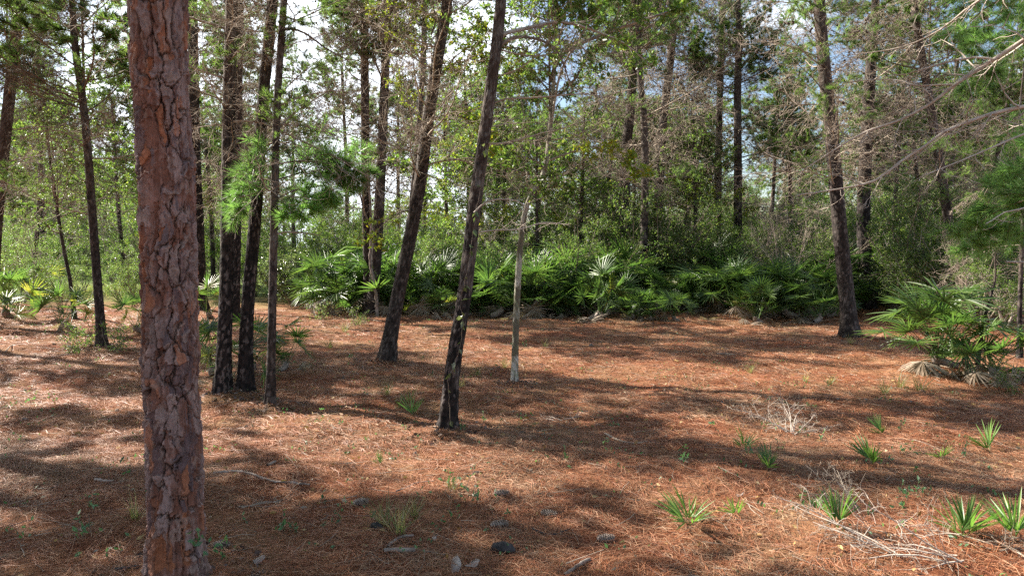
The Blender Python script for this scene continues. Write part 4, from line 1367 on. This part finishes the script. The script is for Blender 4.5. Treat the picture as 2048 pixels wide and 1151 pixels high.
TM = []
MID = [[], []]
for q in range(3):
    V, Fq, c = trunk(np.array([[0, 0, -0.1], [0.15, 0, 3.], [0.1, 0.1, 6.2]]), np.array([.10, .075, .04]), 10, 0.12, 'grey', 150 + q, 2.0)
    TM.append(MB().add(V, Fq, 0, c).mesh('trunk', [M['dbark']], True))
for q in range(40):
    Y = rp.uniform(27, 47)
    px = rp.uniform(-120, 2170)
    if px < 300 and Y < 38:
        Y += 14
    if 520 < px < 930 and rp.random() < 0.65:
        continue
    p = at(px, 490, Y)
    pine = rp.random() < 0.5
    s = rp.uniform(0.85, 1.6)
    root = link('pine_tree' if pine else 'hardwood_tree', None, None, (p[0], Y, float(gz(p[0], Y))), (rp.normal() * .03, rp.normal() * .05, rp.random() * 6.3), s)
    tag(root, 'slender pine in the woods far behind the hedge' if pine else 'slender leafy hardwood in the woods far behind the hedge', 'tree', 'far pines' if pine else 'far hardwoods')
    link('trunk', TM[q % 3], root)
    for k in range(9):
        link('dead_limb', DFm[int(rp.integers(4))], root, (0.1, 0, rp.uniform(1.5, 5)), (0, -rp.uniform(-.2, .4), rp.random() * 6.3), rp.uniform(0.8, 1.3))
    link('crown', PCm[q % 3] if pine else OCm[q % 3], root, (0.1, 0.05, 3.4 if pine else 2.4), (0, 0, rp.random() * 6.3), 1.0 if pine else 1.2)

for q, (px, Y, s_, pine) in enumerate([(505, 24, 1.15, 1), (590, 27, 1.2, 1), (690, 30, 1.5, 1), (800, 28, 1.3, 1), (850, 30, 1.45, 1), (905, 25, 1.1, 0), (965, 23, 1.0, 0), (1010, 26, 1.25, 1), (1075, 22.5, .95, 1), (1150, 23, 1.05, 0), (1195, 26, 1.2, 1), (1225, 29, 1.4, 1), (1390, 23.5, 1.0, 0), (1530, 25, 1.2, 1), (1590, 22.5, 1.0, 1), (1600, 28, 1.4, 1), (1790, 24, 1.25, 1), (1850, 21, 1.0, 1), (1960, 20, 1.1, 1), (2020, 22, 1.2, 1), (60, 26, 1.2, 1), (250, 27, 1.2, 1), (300, 25, 1.0, 0), (425, 28, 1.3, 0)]):
    p = at(px, 490, Y)
    root = link('pine_tree' if pine else 'hardwood_tree', None, None, (p[0], Y, float(gz(p[0], Y))), (rp.normal() * .03, rp.normal() * .06, rp.random() * 6.3), s_)
    MID[pine].append(root)
    link('trunk', TM[q % 3], root, (0, 0, 0), (0, 0, 0), (.8, .8, 1))
    for k in range(14 if pine else 6):
        link('dead_limb', DFm[int(rp.integers(4))], root, (0.1, 0, rp.uniform(1.5, 5.5)), (0, -rp.uniform(-.2, .4), rp.random() * 6.3), rp.uniform(0.6, 1.2))
    for k in range(0 if pine else 9):
        link('leafy_limb', FYm[int(rp.integers(3))], root, (0.1, 0, rp.uniform(1.6, 5.0)), (0, -rp.uniform(-.1, .6), rp.random() * 6.3), rp.uniform(0.7, 1.3))
    link('crown', PCm[q % 3] if pine else OCm[q % 3], root, (0.1, 0.05, 4.0 if pine else 2.6), (0, 0, rp.random() * 6.3), .8 if pine else .9)
rank_labels(MID[1], 'slender twiggy pine behind the hedge', 'pine', 'slender pines behind the hedge')
rank_labels(MID[0], 'light green leafy tree behind the hedge', 'tree', 'light leafy trees behind the hedge')

# far-off woodland closing the view, one mass
mb = MB()
for q in range(140):
    Y = rp.uniform(52, 80)
    px = rp.uniform(-350, 2400)
    p = at(px, 490, Y)
    tall = 1.7 if px > 960 else 1.35
    if 480 < px < 960:
        tall = 0.4
    k = q % 5
    s = rp.uniform(1.3, 2.2)
    src = OC[k % 3] if k < 3 else SHg[k % 3]
    if k < 3:
        mb.addmb(src, rotm(0, 0, rp.random() * 6.3), np.array([p[0], Y, rp.uniform(0.0, 3.6) * tall]), s * (0.75 if tall < 1 else 1.05), {0: 0, 1: 1})
    else:
        mb.addmb(src, rotm(0, 0, rp.random() * 6.3), np.array([p[0], Y, 0]), s * 1.3 * (0.8 if tall < 1 else 1.2), {0: 0, 1: 2})
tag(link('distant_woodland', mb.mesh('distant_woodland', [M['twig'], M['oak'], M['shrub']])), 'far green woodland closing the view behind the thicket', 'woodland', kind='stuff')

# ------------------------------------------------------------------ vines, moss, grass and herbs
rg = np.random.default_rng(33)


def vine(name, label, pts, Y, r, nleaf, seed, mat='twig', leaf='glossy', ll=(0.05, 0.09)):
    rg = np.random.default_rng(seed)
    P = np.array([at(p[0], p[1], Y) for p in pts])
    P, R = catmull(P, np.linspace(r, r * .5, len(P)), 0.05)
    P = P + rg.normal(size=P.shape) * 0.006
    root = link(name, None, None, P[0])
    tag(root, label, 'vine')
    mb = MB()
    tube(mb, P - P[0], R, 5)
    link('stem', mb.mesh('stem', [M[mat]]), root)
    if nleaf:
        mb = MB()
        Q, D = along(rg, [P - P[0]], nleaf)
        ln = rg.uniform(*ll, nleaf)
        leaves(mb, Q, nrm(rg.normal(size=D.shape)) + np.array([0, 0, -.4]), ln, ln * .6, 0, .15, rg)
        o = link('foliage', mb.mesh('foliage', [M[leaf]]), root)
    return root


vine('climbing_vine', 'thin green leaved vine climbing the charred leaning trunk', [(902, 850), (898, 760), (918, 700), (926, 640), (922, 600), (938, 520), (955, 400), (975, 330), (968, 280)], b11[1] - .12, 0.003, 30, 1, 'twig')
vine('woody_vine', 'twisted woody vine stem against the paired pines', [(755, 650), (753, 600), (748, 560), (740, 520), (742, 440), (735, 340)], b9[1] - .35, 0.05, 0, 2, 'stick')
vine('climbing_vine', 'leafy creeper wrapped up the pine behind the large palmetto', [(1900, 600), (1912, 520), (1895, 470), (1905, 410), (1880, 350), (1878, 300), (1858, 220)], b20[1] - .2, 0.010, 110, 3, 'twig')
vine('creeper', 'young creeper with long leaves at the foot of the scaly trunk', [(400, 1140), (408, 1100), (398, 1066), (380, 1060), (390, 1085)], bigb[1] - .22, 0.002, 12, 4, 'twig', 'herb', (0.03, 0.05))

mb = MB()
g0 = gnd(175, 560)
for q in range(260):
    P = walk(rg, np.array([rg.normal() * .12, rg.normal() * .2, 1.25 + rg.normal() * .25]), (rg.normal() * .3, rg.normal() * .3, -1), rg.uniform(.3, .9), 6, .15)
    tube(mb, P, np.full(6, 0.006), 3)
o = link('hanging_moss', mb.mesh('hanging_moss', [M['moss']]), None, g0)
tag(o, 'pale beard of moss hanging behind the slim left pine', 'moss')

mb = MB()
n = 9000
x, y = rg.normal(size=n) * 2.2, rg.normal(size=n) * 2.0
g0 = gnd(110, 585)
x, y = x + g0[0] + .5, y + g0[1] - .4
P = np.stack([x, y, gz(x, y)], -1)
needles(mb, P, np.stack([rg.normal(size=n) * .5, rg.normal(size=n) * .5, np.ones(n)], -1), rg.uniform(.08, .25, n), 0.012, 0, rg)
tag(link('grass', mb.mesh('grass', [M['grass']])), 'short green grass patch behind the left palmettos', 'grass', kind='stuff')


def tuft(seed, n, L, w, mat):
    rg = np.random.default_rng(seed)
    mb = MB()
    for k in range(n):
        a = rg.random() * 6.3
        e = rg.uniform(.15, 1.1)
        P = walk(rg, (rg.normal() * .02, rg.normal() * .02, -.005), (math.cos(a) * e, math.sin(a) * e, 1), L * rg.uniform(.5, 1.1), 5, .06, -.14)
        s = np.array([-math.sin(a), math.cos(a), 0]) * w / 2
        ww = np.array([.7, 1, .9, .6, .06])[:, None]
        V = np.stack([P - s * ww, P + s * ww], 1).reshape(-1, 3)
        i = np.arange(4)[:, None] * 2
        mb.add(V, i + np.array([0, 1, 3, 2]))
    return mb.mesh('grass_tuft', [M[mat]])


GT = [tuft(700 + k, 34, .30, .006, 'grass') for k in range(3)]
gt = []
for px, py, s in [(770, 1062, 1.0), (800, 1078, .9), (830, 1040, .7), (820, 805, 1.0), (775, 790, .9), (800, 815, .8), (955, 745, .9), (920, 775, .8), (690, 665, 1.), (720, 650, .9), (1660, 770, 0.8), (1800, 775, 1.1), (1840, 780, 1.2), (1770, 790, .9),
                  (270, 1045, .7), (905, 985, .6), (1090, 690, .8), (660, 695, .9), (1700, 690, .9), (1010, 735, .9), (1500, 745, .7), (1610, 760, .6)]:
    g = gnd(px, py)
    gt.append(link('grass_tuft', GT[int(rg.integers(3))], None, g, (0, 0, rg.random() * 6.3), s))
rank_labels(gt, 'thin arching grass tuft on pine straw', 'grass tuft', 'grass tufts')


def herb(seed):
    rg = np.random.default_rng(seed)
    mb = MB()
    for k in range(int(rg.integers(1, 4))):
        P = walk(rg, (rg.normal() * .03, rg.normal() * .03, -.005), (rg.normal() * .5, rg.normal() * .5, 1), rg.uniform(.06, .16), 5, .2)
        tube(mb, P, np.linspace(.0022, .0012, 5), 4, 0)
        n = int(rg.integers(5, 10))
        Q, D = along(rg, [P[1:]], n)
        ln = rg.uniform(.022, .048, n)
        leaves(mb, Q, nrm(rg.normal(size=(n, 3))) + np.array([0, 0, .3]), ln, ln * .5, 1, .1, rg)
    return mb.mesh('herb', [M['twig'], M['herb']])


HB = [herb(720 + k) for k in range(7)]
hb = []
spots = [(165, 1075), (200, 1055), (150, 1115), (220, 1110), (245, 965), (195, 1020), (650, 1010), (560, 1060), (590, 1055), (660, 1060), (498, 1040), (450, 1110), (470, 1090), (835, 905), (905, 950), (760, 915), (705, 900), (850, 880), (925, 868), (885, 862),
         (1130, 940), (1135, 925), (1090, 870), (1095, 890), (1000, 850), (970, 840), (1160, 905), (1200, 910), (900, 975), (870, 960), (935, 985), (950, 955), (895, 1030), (1000, 1003), (985, 1062), (950, 1010), (1010, 1050), (1630, 888), (1600, 880), (1500, 920), (1560, 910),
         (1590, 1015), (1740, 1030), (1800, 1010), (1830, 1005), (1850, 995), (1790, 1000), (1920, 910), (1365, 930), (1350, 915), (1230, 850), (1800, 860), (1050, 690), (700, 720), (735, 790), (680, 850), (640, 830), (120, 830), (100, 800), (60, 800), (30, 680), (690, 1050), (1430, 870), (1980, 1050)]
for px, py in spots:
    g = gnd(px, py)
    hb.append(link('herb', HB[int(rg.integers(7))], None, g, (0, 0, rg.random() * 6.3), rg.uniform(.7, 1.15)))
rank_labels(hb, 'blue green herb sprig in pine straw', 'herb', 'herb sprigs')

# ------------------------------------------------------------------ cones, sticks, flakes, brushwood


def cone_mesh(seed, L=.10, R=.026):
    rg = np.random.default_rng(seed)
    mb = MB()
    tube(mb, [(-L / 2, 0, 0), (-L * .3, 0, 0), (0, 0, 0), (L * .3, 0, 0), (L / 2, 0, 0)], [.006, R * .7, R * .75, R * .5, .004], 8)
    n = 110
    for k in range(n):
        t = (k + .5) / n
        a = k * 2.39996
        r = R * math.sin(PI * (0.12 + .80 * t)) ** .6
        x = -L / 2 + L * t
        d = np.array([.55, math.cos(a), math.sin(a)])
        d /= np.linalg.norm(d)
        c = np.array([x, math.cos(a) * r * .6, math.sin(a) * r * .6])
        s = np.array([0, -math.sin(a), math.cos(a)])
        w_ = .0075 * (0.6 + .6 * math.sin(PI * t))
        l = .013
        nn = np.cross(d, s)
        V = np.array([c - s * w_ * .6, c + s * w_ * .6, c + d * l + s * w_, c + d * l - s * w_, c + d * (l + .004) + nn * .004])
        mb.add(V, [[0, 1, 2, 3]])
        mb.add(V, [[2, 4, 3]])
    return mb.mesh('pine_cone', [M['conebig']])


CM = [cone_mesh(k) for k in range(3)]
cn = []
for px, py, s, a in [(721, 1011, 1.0, .35), (1097, 1031, 1.1, -.45), (1210, 1072, 1.05, .05), (1002, 991, 1.05, .1), (440, 1083, 1.0, .2), (998, 1053, 1.1, .1)]:
    g = gnd(px, py)
    cn.append(link('pine_cone', CM[int(rg.integers(3))], None, g + np.array([0, 0, .020]), (rg.random() * 3, 0, a), s))
rank_labels(cn, 'large open grey pine cone on pine straw', 'pine cone', 'large fallen pine cones')
cn = []
for q in range(38):
    x, y = inframe(1, 4.2, 15, rg, 0)
    cn.append(link('pine_cone', CM[q % 3], None, (x[0], y[0], float(gz(x[0], y[0])) + .010), (rg.random() * 3, rg.normal() * .3, rg.random() * 6.3), rg.uniform(.5, .8)))
rank_labels(cn, 'small dark pine cone on pine straw', 'pine cone', 'small fallen pine cones')
tag(link('charred_lump', (lambda mb: (tube(mb, [(-.07, 0, 0), (-.05, .01, .012), (0, 0, .022), (.05, -.01, .015), (.075, 0, 0)], [.008, .03, .036, .03, .008], 9), mb.mesh('charred_lump', [M['char']]))[1])(MB()), None, gnd(1005, 1098) + np.array([0, 0, .008])),
    'lumpy black charred wood piece on pine straw', 'burnt wood')
tag(link('charred_lump', (lambda mb: (tube(mb, [(-.05, 0, 0), (-.03, .01, .012), (0, 0, .018), (.04, 0, 0)], [.008, .022, .026, .006], 9), mb.mesh('charred_lump', [M['char']]))[1])(MB()), None, gnd(755, 1068) + np.array([0, 0, .008])),
    'small charred chip beside the front grass tuft', 'burnt wood')


def stick(label, pts, r0, r1, mat='stick', twigs=0, seed=1, lift=0.012):
    rg = np.random.default_rng(seed)
    P = np.array([gnd(*p) + np.array([0, 0, lift + r0 * .7]) for p in pts])
    c = P[0].copy()
    Q, R = catmull(P - c, np.linspace(r0, r1, len(P)), .02)
    Q = Q + rg.normal(size=Q.shape) * r0 * .12
    R = R * (1 + rg.normal(size=R.shape) * .08)
    mb = MB()
    tube(mb, Q, R, 8)
    for k in range(twigs):
        p, d = lerp_path(Q, rg.uniform(.3, .95))
        tube(mb, walk(rg, p, d + rg.normal(size=3) * .6, rg.uniform(.06, .16), 4, .2), np.linspace(r1 * .6, .0015, 4), 4)
    return tag(link('fallen_stick', mb.mesh('fallen_stick', [M[mat]], True), None, c), label, 'stick', 'fallen sticks')


stick('long dark fallen stick lying right of the scaly trunk', [(428, 955), (470, 956), (500, 962), (545, 970), (585, 972), (620, 974)], .012, .007, seed=1, twigs=2)
stick('short thick barky stick lying level near the bottom edge', [(768, 1116), (800, 1114), (832, 1113)], .014, .013, seed=2)
stick('bent stick leaning over the short thick barky one', [(775, 1108), (790, 1094), (805, 1086), (828, 1083)], .009, .008, seed=3)
stick('brown stick slanting up near the bottom centre right', [(1128, 1148), (1150, 1128), (1168, 1116), (1180, 1112)], .010, .011, seed=4)
stick('thin curved dark stick in front of the large cones', [(1063, 1058), (1085, 1066), (1110, 1068), (1140, 1060)], .006, .004, 'char', seed=5)
stick('thin grey stick slanting left of the first sunny patch', [(792, 988), (815, 973), (835, 960), (868, 958)], .006, .004, seed=6)
stick('grey stick with side twigs in front of the charred leaning trunk', [(1210, 868), (1240, 888), (1270, 892), (1295, 888)], .010, .005, 'dead', 3, seed=7)
stick('short dark stick left of the scaly trunk', [(192, 970), (210, 974), (228, 974)], .012, .009, seed=8)
stick('dark stick by the left foot of the scaly trunk', [(232, 1138), (255, 1139), (280, 1137)], .009, .007, 'char', seed=9)
stick('pale thin stick lying in the middle of the sunny clearing', [(1433, 712), (1452, 711), (1470, 714)], .014, .010, 'dead', seed=10)
stick('pale stick in the straw far left beside the edge', [(10, 705), (22, 698), (36, 690)], .010, .006, 'dead', seed=11)
stick('short stick between the long dark one and the grass tuft', [(535, 944), (543, 940), (552, 936)], .011, .010, seed=12)


def brush(label, px, py, seed, dirs, L, n=7, mat='pale', el=.25, nsub=9):
    rg = np.random.default_rng(seed)
    mb = MB()
    for k in range(n):
        a = rg.uniform(*dirs)
        P = walk(rg, rg.normal(size=3) * np.array([.05, .05, 0]) + np.array([0, 0, .02]), (math.cos(a), math.sin(a), el * rg.uniform(.2, 1.5)), L * rg.uniform(.5, 1.1), 8, .12, -.05)
        tb, tips = branch(rg, P, .0052, .0018, nsub, .5, 4, .1, .5, .28, 0, .0012)
        put_tubes(mb, tb)
    V = np.concatenate(mb.v)
    g = gnd(px, py)
    for arr in mb.v:
        arr[:, 2] = np.maximum(arr[:, 2], gz(arr[:, 0] + g[0], arr[:, 1] + g[1]) - g[2] + .002)
    return tag(link('dead_brush', mb.mesh('dead_brush', [M[mat]]), None, g), label, 'dead branch', 'fallen dead brush')


brush('bleached dead brush fanning out at the front right of the clearing', 1900, 1135, 1, (2.2, 3.5), .9, 6, 'pale', .16, 8)
brush('bleached branch arching over the palmetto seedling near the bottom', 1800, 1120, 2, (2.0, 3.0), .7, 3, 'pale', .35, 8)
brush('upright grey dead bush stump in the middle of the right foreground', 1712, 1018, 3, (1.6, 3.3), .48, 7, 'dead', .8, 8)
brush('pale dead twig bush standing in the straw, farther right of centre', 1590, 872, 4, (.3, 2.9), .55, 8, 'pale', .7, 8)
brush('loose grey twigs heaped behind the charred leaning trunk foot', 1120, 835, 5, (.2, 3.0), .4, 4, 'pale', .3, 6)
brush('grey brush lying at the bottom right corner', 2000, 1125, 6, (.2, 3.0), .5, 4, 'dead', .2, 7)
brush('grey twigs lying right of the scaly trunk base', 480, 1015, 7, (.1, 1.2), .45, 3, 'dead', .1, 5)


def flake(label, px, py, s, seed):
    rg = np.random.default_rng(seed)
    n = 12
    a = np.arange(n) / n * 2 * PI
    r = s * (1 + rg.normal(size=n) * .18)
    V = np.stack([np.cos(a) * r, np.sin(a) * r * .55, .006 + .005 * np.cos(a * 2 + 1) + rg.random(n) * .004], -1)
    W = V + np.array([0, 0, .004])
    c = np.array([[0, 0, .004], [0, 0, .008]])
    mb = MB()
    i = np.arange(n)
    j = (i + 1) % n
    mb.add(np.concatenate([V, W, c]), np.stack([i, j, j + n, i + n], -1))
    mb.f.append((np.concatenate([np.stack([i + n, j + n, np.full(n, 2 * n + 1)], -1), np.stack([j, i, np.full(n, 2 * n)], -1)]), 0))
    return tag(link('bark_flake', mb.mesh('bark_flake', [M['flake']]), None, gnd(px, py) + np.array([0, 0, .008]), (rg.normal() * .15, rg.normal() * .15, rg.random() * 3)), label, 'bark flake', 'loose bark flakes')


flake('pale curled bark flake, left of two at the bottom edge', 912, 1138, .06, 1)
flake('pale curled bark flake, right of two at the bottom edge', 946, 1132, .06, 2)
flake('grey bark flake near the blue green herbs in front of the charred trunk', 943, 936, .035, 3)
flake('light bark flake lying near the grass tuft at front', 868, 1084, .022, 4)
flake('bark flake in front of the leftmost trio trunk', 678, 895, .035, 5)
flake('pale bark flake beside the right foreground seedlings', 1482, 998, .03, 6)
flake('bark flake right of the scaly trunk base', 517, 1112, .05, 7)
